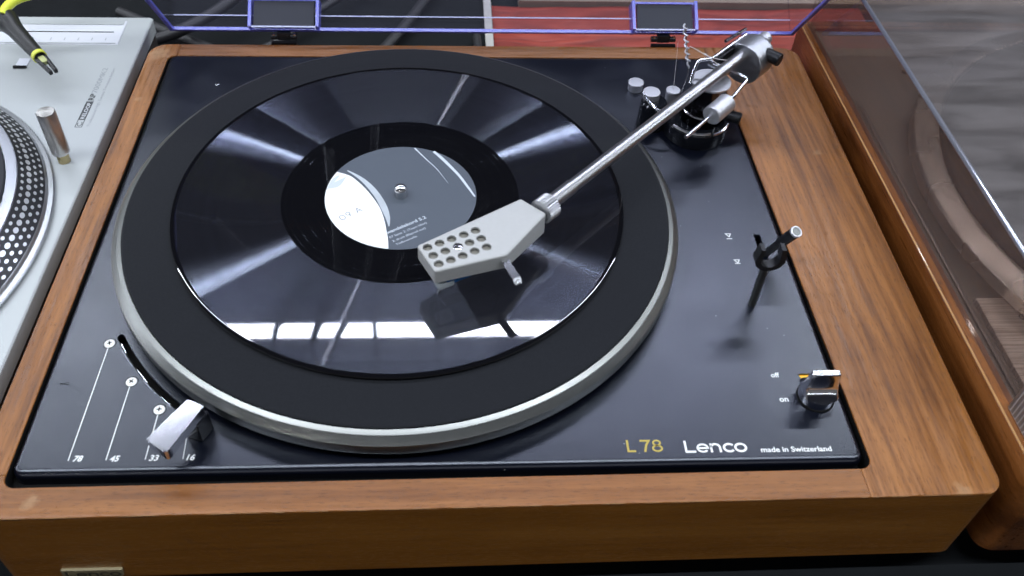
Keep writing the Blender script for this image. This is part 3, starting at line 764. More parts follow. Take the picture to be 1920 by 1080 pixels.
# knurled collar
c = A0-U*12.4-V(0, 0, 1.6)
n = 64
mb = MB(); d, u, v = frame_of(U); rings = [(5.6, 0), (6.5, .25), (6.5, 8.4)]
vs = []; fs = []
for j, (r, h) in enumerate(rings):
    for i in range(n):
        a = 2*PI*i/n; q = r+(0.4 if i % 2 and j else 0); vs.append(c+d*h+u*q*math.cos(a)+v*q*math.sin(a))
for j in range(len(rings)-1):
    for i in range(n): fs.append((j*n+i, j*n+(i+1) % n, (j+1)*n+(i+1) % n, (j+1)*n+i))
mb.add(vs, fs); mb.build('knurled_collar', simple('knurled_steel', (.50, .51, .52), .35, 1), ARM, smooth=0)
mb = MB(); lathe(mb, [(0, .02), (5.6, .02)], 40, c=c, d=U); lathe(mb, [(6.5, 8.38), (6.1, 8.9), (3.6, 9.2)], 48, c=c, d=U); mb.build('collar_ring', M_alu, ARM)
# counterweight, stub, side knob
cwc = Vector((214.4, 103.2, 37.6))
mb = MB(); lathe(mb, [(0, .25), (4, .25), (12.9, 0), (13.4, .12), (13.7, .5), (13.7, 16), (13.2, 18.3), (11.5, 19.6), (0, 20)], 64, c=cwc, d=U); mb.build('counterweight', M_dchrome if 0 else simple('counterweight_steel', (.50, .52, .54), .36, 1), ARM)
mb = MB(); tube(mb, [cwc+U*10+V(0, 0, 7.5), cwc+U*27+V(0, 0, 7.5), cwc+U*28+V(0, 0, 7.5)], [4.4, 4.4, 3.8], 28); mb.build('rear_stub', M_alu, ARM)
kb = cwc+U*12.0+V(0, 0, 6.5)
mb = MB(); tube(mb, [kb+S_*6, kb+S_*18.6, kb+S_*19.2], [3.9, 4.3, 3.9], 28); mb.build('adjustment_knob', M_black, ARM)
# bearing rails left of the tube
mb = MB(); tube(mb, bend_path([(219.3, 121.3, 48.5), (190.6, 93.2, 48), (183.0, 95.0, 46.5), (180.2, 90.5, 41), (178.5, 87, 34)], 3.5), 1.15, 12); mb.build('bracket_rod', M_chrome, ARM)
mb = MB(); tube(mb, [(220, 126.5, 49), (203.5, 112, 49)], 1.1, 10); mb.build('bracket_rod', M_chrome, ARM)
mb = MB(); obox(mb, (203.5, 104, 43.5), U, 30, 2.2, 7); mb.build('bearing_plate', M_black, ARM, bevel=.4)
mb = MB(); tube(mb, [V(196.2, 92, 43)-S_*7, V(196.2, 92, 43)+S_*7.5], 2.2, 16); mb.build('bearing_axle', M_dchrome, ARM)
# anti-skating weight on its bent rod
mb = MB(); tube(mb, bend_path([(196, 103, 38.5), (203.3, 98.1, 38), (214.3, 86.6, 38), (201.2, 69.7, 36), (198.5, 70.2-1.2, 34.6), (185.1, 54.6, 34), (165.3, 33.4, 34)], 2), [1.25]*13+[1.25]*20 if 0 else 1.2, 12); mb.build('weight_rod', M_chrome, ARM)
wa, wb = Vector((185.4, 54.9, 33.4)), Vector((198.6, 68.6, 33.8)); wd = (wb-wa).normalized()
mb = MB(); lathe(mb, [(0, 0), (5.6, 0), (6.0, .4), (6.0, 17.6), (5.6, 18), (0, 18)], 40, c=wa-wd*.3, d=wd); mb.build('sliding_weight', M_alu, ARM, smooth=30)

# pillar and base of the arm
PC = Vector((191.6, 87.2, 0))
mb = MB(); lathe(mb, [(0, .2), (20.0, .2), (20.3, .8), (20.0, 10.0), (19.4, 10.8), (17.7, 10.9), (17.2, 8.5), (0, 8.5)], 72, c=(186.0, 82.0, 0)); BASE = mb.build('arm_base', M_blackgloss, TT)
mb = MB(); lathe(mb, [(13.6, 8.5), (13.4, 16.2), (12.2, 16.8), (10.5, 16.6), (8.6, 16.4), (8.4, 35)], 48, c=(190, 86, 0)); mb.build('pillar', simple('black_chrome', (.07, .07, .075), .14, 1), BASE)
mb = MB(); lathe(mb, [(0, 34.8), (12.0, 34.8), (12.4, 35.1), (12.4, 36.3), (12.1, 36.6), (0, 36.6)], 56, c=PC); mb.build('pillar_cap', M_alu, BASE)
mb = MB(); tube(mb, [(190+13.3*math.cos(R(a)), 86+13.3*math.sin(R(a)), 16.4) for a in range(170, 310, 7)], .7, 8); mb.build('trim_ring', M_chrome, BASE)
mb = MB()
for a0, a1, r in ((208, 286, 18.4), (290, 338, 19.6)):
    P = []
    for i in range(13):
        a = R(a0+(a1-a0)*i/12); P.append((186.0+r*math.cos(a), 82.0+r*math.sin(a), 11.6))
    tube(mb, P, 1.15, 8)
mb.build('trim_ring', M_chrome2, BASE)
mb = MB(); lathe(mb, [(0, .1), (9.0, .1), (9.2, .6), (8.4, 18.5), (7.4, 19.5), (0, 19.5)], 36, c=(158.5, 88.5, 0)); mb.build('lift_post', M_blackgloss, BASE)
mb = MB(); tube(mb, smooth_path([(151.4, 93.0, 22.6), (152.8, 87.5, 21.6), (156.5, 80.6, 20.5), (161.5, 76.2, 19), (168, 73, 17)], 5), 1.0, 10); mb.build('lift_bow', M_chrome, BASE)
for (x, y, r, za, zc, mat) in ((156.8, 92.3, 5.6, 18, 24, M_alu), (172.7, 99.8, 4.7, 8, 20, M_alu), (154.6, 127.6, 5.4, .2, 6.2, M_alu)):
    mb = MB(); lathe(mb, [(r*.93, za), (r*.95, zc-1.0), (r, zc-.8), (r, zc-.3), (r*.95, zc), (0, zc+.15)], 36, c=(x, y, 0)); mb.build('capped_post', mat, TT)
mb = MB(); lathe(mb, [(5.6, .1), (5.5, 8)], 28, c=(172.9, 97.0, 0)); mb.build('post_sleeve', M_black, TT)
mb = MB(); tube(mb, [(203.2, 84.5, 12), (213.4, 79.2, 12.3), (214, 78.9, 12.3)], [3.8, 3.9, 3.3], 20); mb.build('side_knob', M_black, TT)
text('lettering', '0071', M_print, TT, 160.2, 120.2, .05, 1.6, 6.2)
# coiled wire and thread
mb = MB()
pa, pb = Vector((177.6, 93.4, 41.0)), Vector((169.8, 95.4, 71.5)); ax = (pb-pa); _, u, v = frame_of(ax)
P = []
for i in range(161):
    t = i/160; r = 1.15*min(1, t*6)*min(1, (1.02-t)*12); a = 2*PI*7*t; P.append(pa+ax*t+u*r*math.cos(a)+v*r*math.sin(a))
tube(mb, P, .55, 6); mb.build('coiled_wire', M_alu, TT)
mb = MB(); tube(mb, smooth_path([pa, (176.6, 90, 36), (172, 82, 28), (167.5, 77, 18)], 6), .22, 6)
tube(mb, [pa+V(0, .4, 0), pb+V(.4, .3, -.6)], .36, 6); mb.build('wire_tail', M_chrome2, TT)
thr = simple('nylon_thread', (.62, .58, .56), .5)
mb = MB(); tube(mb, smooth_path([(175.2, 93.6, 57), (179.5, 92.2, 55.5), (184.2, 88.5, 54.5), (190.5, 86.6, 53), (198, 86.0, 52)], 6), .24, 6)
tube(mb, smooth_path([(184.2, 88.5, 54.5), (188, 85.4, 53), (193.0, 82.6, 50)], 5), .2, 6)
tube(mb, [(183.6, 88.9, 54.6), (185, 88.2, 54.4)], .6, 8)
tube(mb, [(172.7, 99.8, 20), (175.5, 116, 33), (177, 125, 40)], .09, 5)
mb.build('thread', thr, TT)

# arm rest with its clip
mb = MB(); tube(mb, [(188.4, -65.6, -1), (188.4, -65.2, 31)], 2.1, 24); REST = mb.build('rest_post', simple('gunmetal', (.10, .10, .095), .3, .8), TT)
mb = MB(); cx, cz, ro, ri = 188.3, 37.0, 7.7, 4.7
prof = [(cx-ro, 44.6), (cx-ro+.2, cz)]+arc2(cx, cz, ro, ro, 180, 360, 20)+[(cx+ro, cz), (cx+ro, 44.6), (cx+ri+.6, 44.6)]
prof = [(cx-ro+1.4, 44.6)]+[(cx+ro*math.cos(R(a)), cz+ro*.95*math.sin(R(a))) for a in range(165, 376, 9)]+[(cx+ro-1.4, 44.6), (cx+ro-3.6, 44.6)]+[(cx+ri*math.cos(R(a)), cz+ri*math.sin(R(a))) for a in range(375, 164, -9)]+[(cx-ro+3.6, 44.6)]
L2 = [Vector((x, z, 0)) for x, z in prof]; tr = tessellate_polygon([L2]); n = len(prof)
for y in (-69.0, -63.6): mb.add([(x, y, z) for x, z in prof], [tuple(t) for t in tr])
mb.add([(x, -69.0, z) for x, z in prof]+[(x, -63.6, z) for x, z in prof], [(i, (i+1) % n, n+(i+1) % n, n+i) for i in range(n)])
mb.build('rest_clip', M_black, REST, smooth=35)
# cueing lever
l0, l1 = Vector((203.9, -27.5, -3)), Vector((210.9, -41.6, 30.5))
dl = (l1-l0)
mb = MB(); tube(mb, [l0, l0+dl*.45, l0+dl*.6, l1], [2.2, 2.2, 3.0, 3.1], 24); CL = mb.build('cue_lever', M_black, TT)
mb = MB(); lathe(mb, [(3.12, -1.2), (3.3, -1.0), (3.3, .2), (3.0, .5), (2.45, .5), (2.35, .1), (0, .1)], 32, c=l1, d=dl); mb.build('lever_tip', M_alu, CL)
mb = MB(); lathe(mb, [(0, .14), (2.3, .14), (2.3, .11)], 24, c=l1, d=dl); mb.build('tip_inset', simple('tarnished_inset', (.22, .23, .22), .5, .5, noise=.4, nscale=700), CL)
# power knob: round foot rising to a blade
mb = MB(); n = 48; vs = []; fs = []
lev = [(0.6, 8.3, 8.3, 0), (1.0, 8.7, 8.7, 0), (5.5, 8.6, 8.5, 0), (6.1, 8.3, 7.4, .3), (7.5, 8.1, 5.2, .5), (9.5, 7.9, 3.5, .6), (12, 7.6, 2.6, .6), (16, 7.2, 2.2, .5), (18.6, 7.0, 2.0, .4), (19.4, 6.9, 1.9, .4), (19.8, 6.4, 1.5, .4)]
for z, rx, ry, e in lev:
    p = 2+e*10
    for i in range(n):
        a = 2*PI*i/n; c_, s_ = math.cos(a), math.sin(a)
        q = (abs(c_)**p+abs(s_)**p)**(-1/p)
        vs.append((204.8+rx*c_*q+(.0), -125.2+ry*s_*q, z))
for j in range(len(lev)-1):
    for i in range(n): fs.append((j*n+i, j*n+(i+1) % n, (j+1)*n+(i+1) % n, (j+1)*n+i))
fs.append(tuple((len(lev)-1)*n+i for i in range(n)))
mb.add(vs, fs); mb.build('power_knob', M_chrome, TT, smooth=28)
mb = MB(); lathe(mb, [(8.2, .05), (9.1, .05), (9.1, .9), (8.2, .95)], 40, c=(204.8, -125.2, 0)); mb.build('knob_foot', M_recess, TT)
# speed lever: chrome bar above a black stem
bar = [(-104.4, -155.4), (-94.2, -162.4), (-82.6, -138.3), (-90.9, -134.9)]
mb = MB(); prism(mb, rpoly(bar, 1.2, 4), 13.0, 19.0)
for q in mb.v: q.z += (-137-q.y)*.013
LV = mb.build('speed_lever', simple('brushed_chrome', (.66, .67, .73), .16, 1), TT, bevel=1.0, bseg=3, blimit=60)
mb = MB(); prism(mb, rpoly([(-93.5, -142.5), (-85.6, -145.5), (-81.6, -137.8), (-89.9, -133.9)], 1, 3), .6, 13.4); mb.build('lever_stem', M_blackgloss, LV, bevel=.4)

# ------------------------------------------------------------------ open clear lid
LID = thing('record_player_lid', 'clear acrylic lid with blue edges standing open behind the middle turntable', 'lid', (55, 190, 5))
th = R(53); Fw = Vector((0, -math.cos(th), math.sin(th))); Up = Vector((0, math.sin(th), math.cos(th)))   # along the lid side, out to its top
H0 = Vector((0, 189.5, 5.5)); XL, XR, LL, LH = -170.5, 281.0, 326., 52.
def lp(x, a, h): return Vector((x, 0, 0))+H0+Fw*a+Up*h
def slab(mb, x0, x1, a0, a1, h0, h1):
    P = [lp(x, a, h) for h in (h0, h1) for x, a in ((x0, a0), (x1, a0), (x1, a1), (x0, a1))]
    mb.add(P, [(3, 2, 1, 0), (4, 5, 6, 7), (0, 1, 5, 4), (1, 2, 6, 5), (2, 3, 7, 6), (3, 0, 4, 7)])
T = 2.6
def lid_piece(name, mat, *a):
    mb = MB(); slab(mb, *a); return mb.build(name, mat, LID)
lid_piece('rear_panel', M_clear, XL+T, XR-T, 0, T, 1.2, LH-.05)
lid_piece('side_panel', M_clear, XL, XL+T-.05, 0, LL, 1.2, LH-.05)
lid_piece('side_panel', M_clear, XR-T+.05, XR, 0, LL, 1.2, LH-.05)
lid_piece('top_panel', M_clear, XL, XR, 0, LL, LH, LH+T)
lid_piece('front_panel', M_clear, XL+T, XR-T, LL-T, LL, 1.2, LH-.05)
lid_piece('edge_strip', M_blueedge, XL, XR, -.1, T+.1, -1.1, 1.15)
lid_piece('edge_strip', M_blueedge, XL-.05, XL+T+.05, T+.2, LL, -.9, 1.15)
lid_piece('edge_strip', M_blueedge, XR-T-.05, XR+.05, T+.2, LL, -.9, 1.15)
lid_piece('edge_strip', M_paleedge, XL+T+.1, XR-T-.1, T+.05, T+.45, 9.4, 10.2)
for (xa, xb) in ((-112.6, -67.2), (162.6, 206.2)):
    lid_piece('hinge_rib', M_blueedge, xa-2.2, xa, -4.5, T+5, .2, 22)
    lid_piece('hinge_rib', M_blueedge, xb, xb+2.2, -4.5, T+5, .2, 22)
    lid_piece('hinge_rib', M_paleedge, xa+.05, xb-.05, T+3.4, T+4.4, -.4, .7)
    lid_piece('hinge_rib', M_blueedge, xa+.05, xb-.05, T+3.4, T+4.4, 19.6, 21)
    lid_piece('hinge_plate', simple('dark_slate_plate', (.018, .022, .032), .5), xa+1.5, xb-1.5, T+.1, T+3.2, 1, 19.4)
    xm = (xa+xb)/2-.5
    mb = MB(); box(mb, xm-4.6, 184.5, .4, xm+4.6, 188.5, 6); box(mb, xm-9, 181.6, -6, xm+9, 184.2, .2)
    tube(mb, [(xm-9, 186.0, 2.6), (xm-4.8, 186.0, 2.6)], 2.1, 14); tube(mb, [(xm+4.8, 186.0, 2.6), (xm+9, 186.0, 2.6)], 2.1, 14)
    mb.build('hinge', M_blackplastic, LID, bevel=.3)
    for q in (-7.6, 7.0):
        mb = MB(); box(mb, xm+q, 184.6, 3.6, xm+q+1.4, 186.2, 5.2); mb.build('hinge_pin', M_chrome2, LID)

# ------------------------------------------------------------------ silver turntable on the left
SD = -5.0
M_silver = simple('silver_paint', (.42, .445, .445), .42, .15, noise=.03, nscale=2500, spec=.4)
LT = thing('silver_turntable', 'silver direct drive turntable at the left edge with dotted platter rim', 'turntable', (-360, 48, -75))
deck = rpoly([(-545, -128), (-192.4, -128), (-192.0, 222.3), (-545, 222.3)], 3, 5)
mb = MB(); prism(mb, deck, -16, SD, ch=.8); mb.build('deck_plate', M_silver, LT, smooth=30)
mb = MB(); prism(mb, inset(deck, 1.2), -64, -16.05); mb.build('lower_body', simple('dark_brown_rubber', (.02, .016, .015), .6), LT)
for fx in (-520, -225):
    for fy in (-105, 195):
        mb = MB(); lathe(mb, [(0, -74.9), (20, -74.9), (20, -64.05), (0, -64.05)], 24, c=(fx, fy, 0)); mb.build('foot', M_blackplastic, LT)
pc = (-350, -14.5, 0)
mb = MB(); lathe(mb, [(149, SD+.1), (151.2, SD+.6), (151.6, -2.6), (150.9, -1.9), (148.4, -1.6), (147.6, .2), (147.2, .6)], 160, c=pc); mb.build('platter', simple('polished_aluminium_rim', (.46, .48, .50), .38, 1), LT)
mb = MB(); lathe(mb, [(147.2, .4), (147.2, .8), (136.0, 10.6), (135.6, 10.9)], 160, c=pc); mb.build('strobe_rim', simple('black_strobe_band', (.012, .013, .015), .4), LT)
mb = MB(); lathe(mb, [(135.6, 10.9), (135.2, 11.6), (130.4, 12.0), (129.6, 11.6), (0, 11.6)], 160, c=pc); mb.build('platter_ring', simple('satin_aluminium_ring', (.48, .50, .56), .35, 1), LT)
mb = MB(); lathe(mb, [(129.4, 11.7), (128.8, 13.4), (0, 13.6)], 120, c=pc); mb.build('slipmat', simple('dark_felt', (.018, .019, .024), .8), LT)
mb = MB()
for row, (t, ra, rt, cnt) in enumerate(((.87, 1.5, .95, 150), (.64, 1.6, 1.0, 150), (.39, 2.3, 1.45, 150), (.13, 1.5, .95, 150))):
    r = 136.0+(147.2-136.0)*t; z = .8+(10.6-.8)*(1-t)
    sl = Vector((147.2-136.0, .8-10.6)).normalized()
    for k in range(cnt):
        a = 2*PI*(k+.5*(row % 2))/cnt
        er = Vector((math.cos(a), math.sin(a), 0)); et = Vector((-er.y, er.x, 0)); es = er*sl.x+V(0, 0, sl.y); nn = et.cross(es); nn = nn if nn.z > 0 else -nn
        ctr = Vector(pc)+er*r+V(0, 0, z)+nn*.12
        vs = [ctr+et*ra*math.cos(2*PI*j/10)+es*rt*math.sin(2*PI*j/10) for j in range(10)]
        mb.add(vs, [tuple(range(10))])
tag(mb.build('strobe_dots', simple('silver_dot', (.75, .77, .78), .3, .7), LT), kind='stuff')
# pitch fader strip
mb = MB(); prism(mb, [(-330, 185.2), (-208.8, 185.2), (-209.6, 216.6), (-330, 216.6)], SD-.5, SD+.5, ch=.3); FP = mb.build('fader_panel', simple('pale_fader_panel', (.66, .68, .72), .35, .1), LT)
mb = MB(); box(mb, -329, 186, SD+.55, -210.6, 186.6, SD+.9); box(mb, -329, 210.6, SD+.55, -211, 216, SD+.9); mb.build('fader_trim', M_silver, FP)
mb = MB(); box(mb, -329, 200.5, SD+.52, -215.5, 201.6, SD+.6); mb.build('fader_slot', M_recess, FP)
mb = MB(); tube(mb, [(-270.8, 191.6, SD+.5), (-270.8, 191.6, SD+1.0)], 1.5, 12); mb.build('zero_light', simple('green_lamp', (.0, .10, .07), .3), FP)
for k in range(5):
    mb = MB(); box(mb, -257.5+k*9.6, 190.2, SD+.51, -257.0+k*9.6, 193.4, SD+.56); mb.build('tick_mark', simple('grey_tick', (.3, .32, .34), .5), FP)
mb = MB(); lathe(mb, [(0, SD), (3.6, SD), (3.6, 1.5)], 24, c=(-208.3, 57.8, 0)); mb.build('light_stem', simple('brass_stem', (.48, .40, .22), .3, 1), LT)
mb = MB(); lathe(mb, [(3.6, 1.4), (5.0, 2.0), (5.4, 3.5), (5.4, 32.2), (5.0, 32.8), (0, 32.9)], 48, c=(-208.3, 57.8, 0)); mb.build('target_light', aniso_metal('spun_steel', (.60, .59, .57), .34, .5), LT)
# maker's lettering reads up the right side of the deck
mb = MB(); x0, y0 = -207.6, 91.
Mv = place((x0, y0), R(90), SD+.06)
stroke(mb, [(0, 0), (27, 0), (27, 4.2), (0, 4.2), (0, 0)], .45, Mv)
mb.add([Mv((x, y)) for x, y in ((7.5, .2), (26.8, .2), (26.8, 4.0), (7.5, 4.0))], [(0, 1, 2, 3)])
stroke(mb, arc2(3.4, 2.1, 2.2, 1.4, 60, 330), .5, Mv)
mb.build('maker_logo', simple('dark_grey_print', (.05, .055, .06), .5), LT)
text('lettering', 'RELOOP', simple('pale_knockout', (.50, .52, .53), .5), LT, x0-.7, y0+8.6, SD+.09, 2.6, 17.0, ang=R(90), bold=.02)
text('lettering', 'RP', simple('dark_grey_print2', (.05, .055, .06), .5), LT, x0-.4, y0+28.4, SD+.07, 3.6, 7.4, ang=R(90), bold=.03)
text('lettering', '7000MK2', simple('grey_print', (.26, .28, .29), .5), LT, x0-.4, y0+36.6, SD+.07, 3.6, 29, ang=R(90))
text('lettering', 'Professional High Torque Turntable System', simple('grey_print2', (.30, .32, .33), .5), LT, x0+4.6, y0+1, SD+.07, 1.9, 64, ang=R(90))

# yellow cable with its black plug hanging over the silver deck
CB = thing('signal_cable', 'bright yellow cable ending in a black two-pronged plug above the silver turntable', 'cable', (-265, 160, 5))
mb = MB(); tube(mb, smooth_path([(-273.6, 171, 27), (-272.8, 182, 28), (-268.5, 191.5, 28), (-255, 199, 29), (-236, 206, 32), (-215, 222, 36)], 6), 3.2, 16); mb.build('cord', simple('yellow_cord', (.68, .74, .05), .45), CB)
pa, pb = Vector((-275.5, 176.0, 22)), Vector((-243.5, 141.0, 15)); dp = (pb-pa).normalized()
mb = MB(); lathe(mb, [(0, -5), (5, -4.5), (7.6, -1), (8.0, 4), (6.6, 10), (5.7, 16), (5.1, 30), (4.4, 46), (3.6, 47.5), (0, 47.5)], 32, c=pa, d=dp); PL = mb.build('plug', M_blackplastic, CB)
mb = MB(); lathe(mb, [(4.0, 0), (4.7, .2), (4.7, 3.2), (4.0, 3.4)], 28, c=pa+dp*46.2, d=dp); mb.build('yellow_ring', simple('yellow_band', (.66, .70, .08), .45), PL)
tp = pa+dp*49.3; sd = dp.cross(V(0, 0, 1)).normalized()
for s in (-1, 1):
    mb = MB(); obox(mb, tp+dp*9+sd*s*2.2, dp*1+sd*(-s*.06), 19, 2.6, 3.2); mb.build('prong', M_black, PL, bevel=.9)
mb = MB(); obox(mb, tp+dp*4, dp, 7, 4.4, 3.6); mb.build('prong_base', simple('pale_insert', (.45, .48, .2), .5), PL, bevel=1)
mb = MB(); box(mb, -271, 157, SD+.1, -263.5, 167, SD+.5); mb.build('card_tag', simple('pale_tag', (.62, .64, .70), .5), LT)
mb = MB(); box(mb, -271.5, 155.2, SD+.1, -262.8, 156.9, SD+1.6); mb.build('card_clip', M_black, LT)

# ------------------------------------------------------------------ turntable on the right under its smoked lid
RT = thing('reddish_wood_turntable', 'reddish wooden turntable at the right edge under a smoked lid', 'turntable', (480, 0, -75))
x0 = 287.; fr = -178.; zt = 10.5
out = rpoly([(x0, fr), (760, fr), (760, 200), (x0, 200)], [9, 9, 3, 3], 8)
opn = rpoly([(x0+8.0, fr+9), (752, fr+9), (752, 190), (x0+8.0, 190)], 1.5, 3)
mb = MB(); wall(mb, out, -57, zt-.8); wall(mb, inset(out, 2), -60, -57, out); wall(mb, out, zt-.8, zt, inset(out, .8))
face2d(mb, [inset(out, .8), opn], zt); wall(mb, opn, -60, zt); face2d(mb, [inset(out, 2), opn], -60)
mb.build('plinth_body', M_wood_right, RT, smooth=40)
mb = MB(); tube(mb, [(x0+.55, y, zt-.35) for y in range(-166, 199, 12)], .55, 8); mb.build('worn_or_lit_edge', simple('veneer_edge_highlight', (.52, .28, .10), .35, coat=.5), RT)  # highlight along the top edge painted as a pale tube
mb = MB(); prism(mb, rrect(x0+8.1, fr+9.2, 751.9, 189.8, 1), 0, 8.4); mb.build('deck_plate', simple('brown_grey_deck', (.17, .155, .14), .4, .6), RT)
mb = MB(); tube(mb, [(x0+12.5, y, 8.6) for y in (-160, 0, 100)], 1.2, 8); mb.build('deck_rib', simple('warm_grey_metal', (.22, .20, .18), .3, .8), RT)
mb = MB(); lathe(mb, [(0, 8.5), (1.8, 8.5), (1.8, 9.3), (0, 9.6)], 16, c=(344.6, 137.2, 0)); mb.build('deck_screw', M_black, RT)
rc = (490, -6, 0)
mb = MB(); lathe(mb, [(182, 10.5), (185.5, 13), (186, 20.5), (184.8, 22.2), (174.5, 23.2), (171, 22.6), (170, 20.5), (0, 20.5)], 160, c=rc)
mb.build('platter', aniso_metal('bronze_toned_platter', (.40, .37, .35), .27, .5, 20), RT)
mb = MB(); lathe(mb, [(169.6, 20.6), (168.8, 22.6), (0, 22.8)], 120, c=rc); mb.build('platter_mat', M_mat, RT)
def brushed():
    m, nt, b = new_mat('brushed_aluminium_strip'); L = nt.links.new
    tc = nd(nt, 'ShaderNodeTexCoord'); mp = nd(nt, 'ShaderNodeMapping'); mp.inputs['Scale'].default_value = (25, 1100, 100); L(tc.outputs['Object'], mp.inputs[0])
    n = nd(nt, 'ShaderNodeTexNoise'); n.inputs['Scale'].default_value = 1; n.inputs['Detail'].default_value = 5; L(mp.outputs[0], n.inputs['Vector'])
    r = ramp(nt, [(.35, (.36, .30, .26)), (.65, (.62, .55, .50))]); L(n.outputs['Fac'], r.inputs[0]); L(r.outputs[0], b.inputs['Base Color'])
    b.inputs['Metallic'].default_value = 1; b.inputs['Roughness'].default_value = .45; return m
mb = MB(); box(mb, 303.4, -168, 8.5, 750, -73, 12); mb.build('control_panel', brushed(), RT)
mb = MB(); M = place((323, -86), 0, 12.06); stroke(mb, arc2(0, 0, 2.2, 1.7, 0, 360), .5, M); stroke(mb, [(0, -.6), (0, 2.4)], .5, M); mb.build('panel_symbol', M_black, RT)
mb = MB(); box(mb, 290.2, -240 if 0 else -177.5, 10.6, 330, -139.5, 31)
HB = mb.build('ribbed_bracket', simple('ribbed_steel', (.55, .56, .57), .42, .6), RT, bevel=.8)
mb = MB()
for k in range(15): box(mb, 289.8, -176.5+k*2.5, 12, 290.6, -175.1+k*2.5, 29.8)
tag(mb.build('bracket_ribs', simple('ribbed_steel_dark', (.30, .31, .33), .3, .9), HB), kind='stuff')
for fx in (310, 730):
    for fy in (-150, 170):
        mb = MB(); lathe(mb, [(0, -74.9), (16, -74.9), (16, -60.1), (0, -60.1)], 24, c=(fx, fy, 0)); mb.build('foot', M_blackplastic, RT)
# smoked lid, closed
SL = thing('smoked_lid', 'smoked acrylic lid closed over the turntable at the right edge', 'lid', (520, 0, 11))
cx0, czt = 292.0, 70.5
def spiece(name, mat, *a):
    mb = MB(); box(mb, *a); return mb.build(name, mat, SL)
spiece('side_panel', M_smoke, cx0, -138, zt+.1, cx0+2.5, 195, czt-2.6)
spiece('side_panel', M_smoke, 752, -138, zt+.1, 754.5, 195, czt-2.6)
spiece('rear_panel', M_smoke, cx0+2.6, 192.5, zt+.1, 751.9, 195, czt-2.6)
spiece('top_panel', M_smoketop, cx0+1.2, -138, czt-2.5, 753, 195, czt)
mb = MB(); tube(mb, [(cx0+.6, -138, czt-1.2), (cx0+.6, 194, czt-1.2)], 1.5, 14); mb.build('lid_edge', simple('polished_lid_edge', (.30, .31, .36), .1, .6), SL)

# ------------------------------------------------------------------ behind the turntables
RS = MB()
def red_cloth():
    m, nt, b = new_mat('red_wrapping'); L = nt.links.new
    tc = nd(nt, 'ShaderNodeTexCoord'); mp = nd(nt, 'ShaderNodeMapping'); mp.inputs['Scale'].default_value = (1, 3.2, 1); L(tc.outputs['Object'], mp.inputs[0])
    n = nd(nt, 'ShaderNodeTexNoise'); n.inputs['Scale'].default_value = 22; n.inputs['Detail'].default_value = 6; n.inputs['Distortion'].default_value = 1.2; L(mp.outputs[0], n.inputs['Vector'])
    r = ramp(nt, [(.3, (.12, .013, .008)), (.5, (.20, .023, .014)), (.7, (.26, .038, .022))]); L(n.outputs['Fac'], r.inputs[0]); L(r.outputs[0], b.inputs['Base Color'])
    b.inputs['Roughness'].default_value = .5
    bp = nd(nt, 'ShaderNodeBump'); bp.inputs['Strength'].default_value = .5; bp.inputs['Distance'].default_value = .002; L(n.outputs['Fac'], bp.inputs['Height']); L(bp.outputs[0], b.inputs['Normal']); return m
def wavy(x0, y0, x1, y1, z, nx, ny, amp, seed):
    mb = MB(); rnd = random.Random(seed); ph = [rnd.uniform(0, 6) for _ in range(6)]
    vs = []
    for j in range(ny+1):
        for i in range(nx+1):
            x = x0+(x1-x0)*i/nx; y = y0+(y1-y0)*j/ny
            vs.append((x, y, z+amp*(math.sin(x/31+ph[0]+y/90)+.6*math.sin(y/17+ph[1]+x/60)+.3*math.sin((x+y)/9+ph[2]))))
    mb.add(vs, [(j*(nx+1)+i, j*(nx+1)+i+1, (j+1)*(nx+1)+i+1, (j+1)*(nx+1)+i) for j in range(ny) for i in range(nx)])
    n0 = len(vs); return mb
SH = wavy(66.8, 150, 410, 353, -72, 50, 40, .9, 5)
o = SH.build('red_cloth', red_cloth()); tag(o, 'red cloth spread on the table behind the middle turntable', 'cloth')
sol = o.modifiers.new('thickness', 'SOLIDIFY'); sol.thickness = 1.2*MM
mb = MB(); box(mb, 59.6, 150, -74.9, 66.4, 420, -71); tag(mb.build('border_strip', simple('grey_strip', (.34, .33, .31), .6, noise=.15, nscale=120)), 'narrow grey strip along the left side of the red cloth', 'strip')
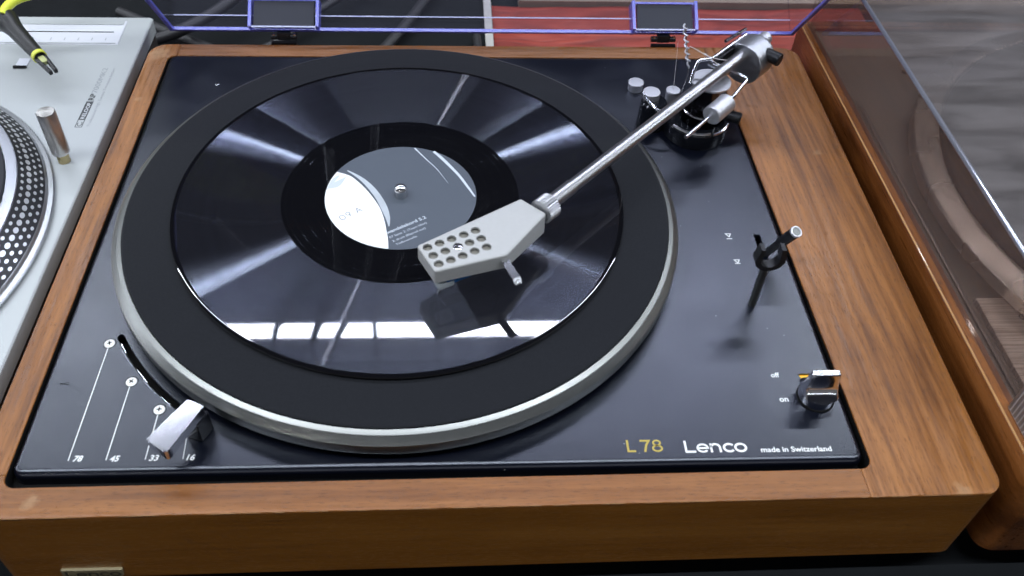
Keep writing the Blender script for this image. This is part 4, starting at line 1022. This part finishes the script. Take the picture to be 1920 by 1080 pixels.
mb = MB(); box(mb, 92, 355, -74.9, 640, 520, -66); tag(mb.build('cardboard_sheet', simple('brown_card', (.20, .15, .11), .6, noise=.25, nscale=50)), 'brownish card sheet lying beyond the red cloth', 'cardboard')
cables = [[(-260, 330, -66), (-150, 262, -66), (-60, 236, -66), (-20, 290, -66), (30, 420, -66)], [(-190, 230, -68), (-120, 285, -68), (-90, 320, -60), (-30, 400, -60)],
          [(-60, 225, -69), (-20, 270, -69), (45, 262, -69), (52, 300, -69)], [(-120, 235, -70), (-30, 222, -70), (56, 228, -70)], [(-330, 268, -60), (-250, 262, -60), (-180, 290, -50), (-120, 380, -40)],
          [(-10, 232, -70), (15, 260, -68), (40, 245, -70)]]
looks = ['thick black cable curving from the left toward the lid hinge', 'black cable bending away behind the left hinge', 'short black cable looping beside the grey strip', 'black cable running close behind the wooden plinth', 'black cable behind the yellow cable at the left', 'thin pale grey cable end pointing at the grey strip']
for i, (P, lb) in enumerate(zip(cables, looks)):
    mb = MB(); tube(mb, smooth_path(P, 8), (4.5, 3.5, 3.5, 3, 5, 2)[i], 12); o = mb.build('audio_cable', simple('cable_rubber', (.010, .010, .012), .5) if i < 5 else simple('cable_grey', (.2, .2, .21), .4)); tag(o, lb, 'cable', group='cables lying behind the turntables')
# bundle of cables hanging from the ceiling behind the turntables: seen only mirrored in the record
hang = [[(-108, 420, 330), (-128, 470, 620), (-190, 520, 850), (-150, 590, 1300), (-220, 570, 2498)], [(-60, 500, 340), (-92, 500, 640), (-165, 520, 880), (-120, 600, 1300), (-190, 570, 2498)],
        [(-20, 380, 420), (-70, 480, 700), (-95, 560, 950), (-90, 580, 2498)], [(-250, 400, 420), (-205, 490, 700), (-262, 540, 980), (-230, 560, 2498)]]
for i, P in enumerate(hang):
    mb = MB(); tube(mb, smooth_path(P, 8), (5.5, 5, 3.5, 4.5)[i], 10); o = mb.build('hanging_cable', M_black)
    tag(o, ('thick dark cable hanging down, its mirror image crossing the white band at the middle', 'dark cable hanging beside the thickest one, mirrored just right of it in the band',
            'thinner dark cable hanging rightmost, mirrored left of the cartridge in the record', 'dark cable hanging leftmost, mirrored near the left end of the white band')[i], 'cable', group='cables hanging from the ceiling')
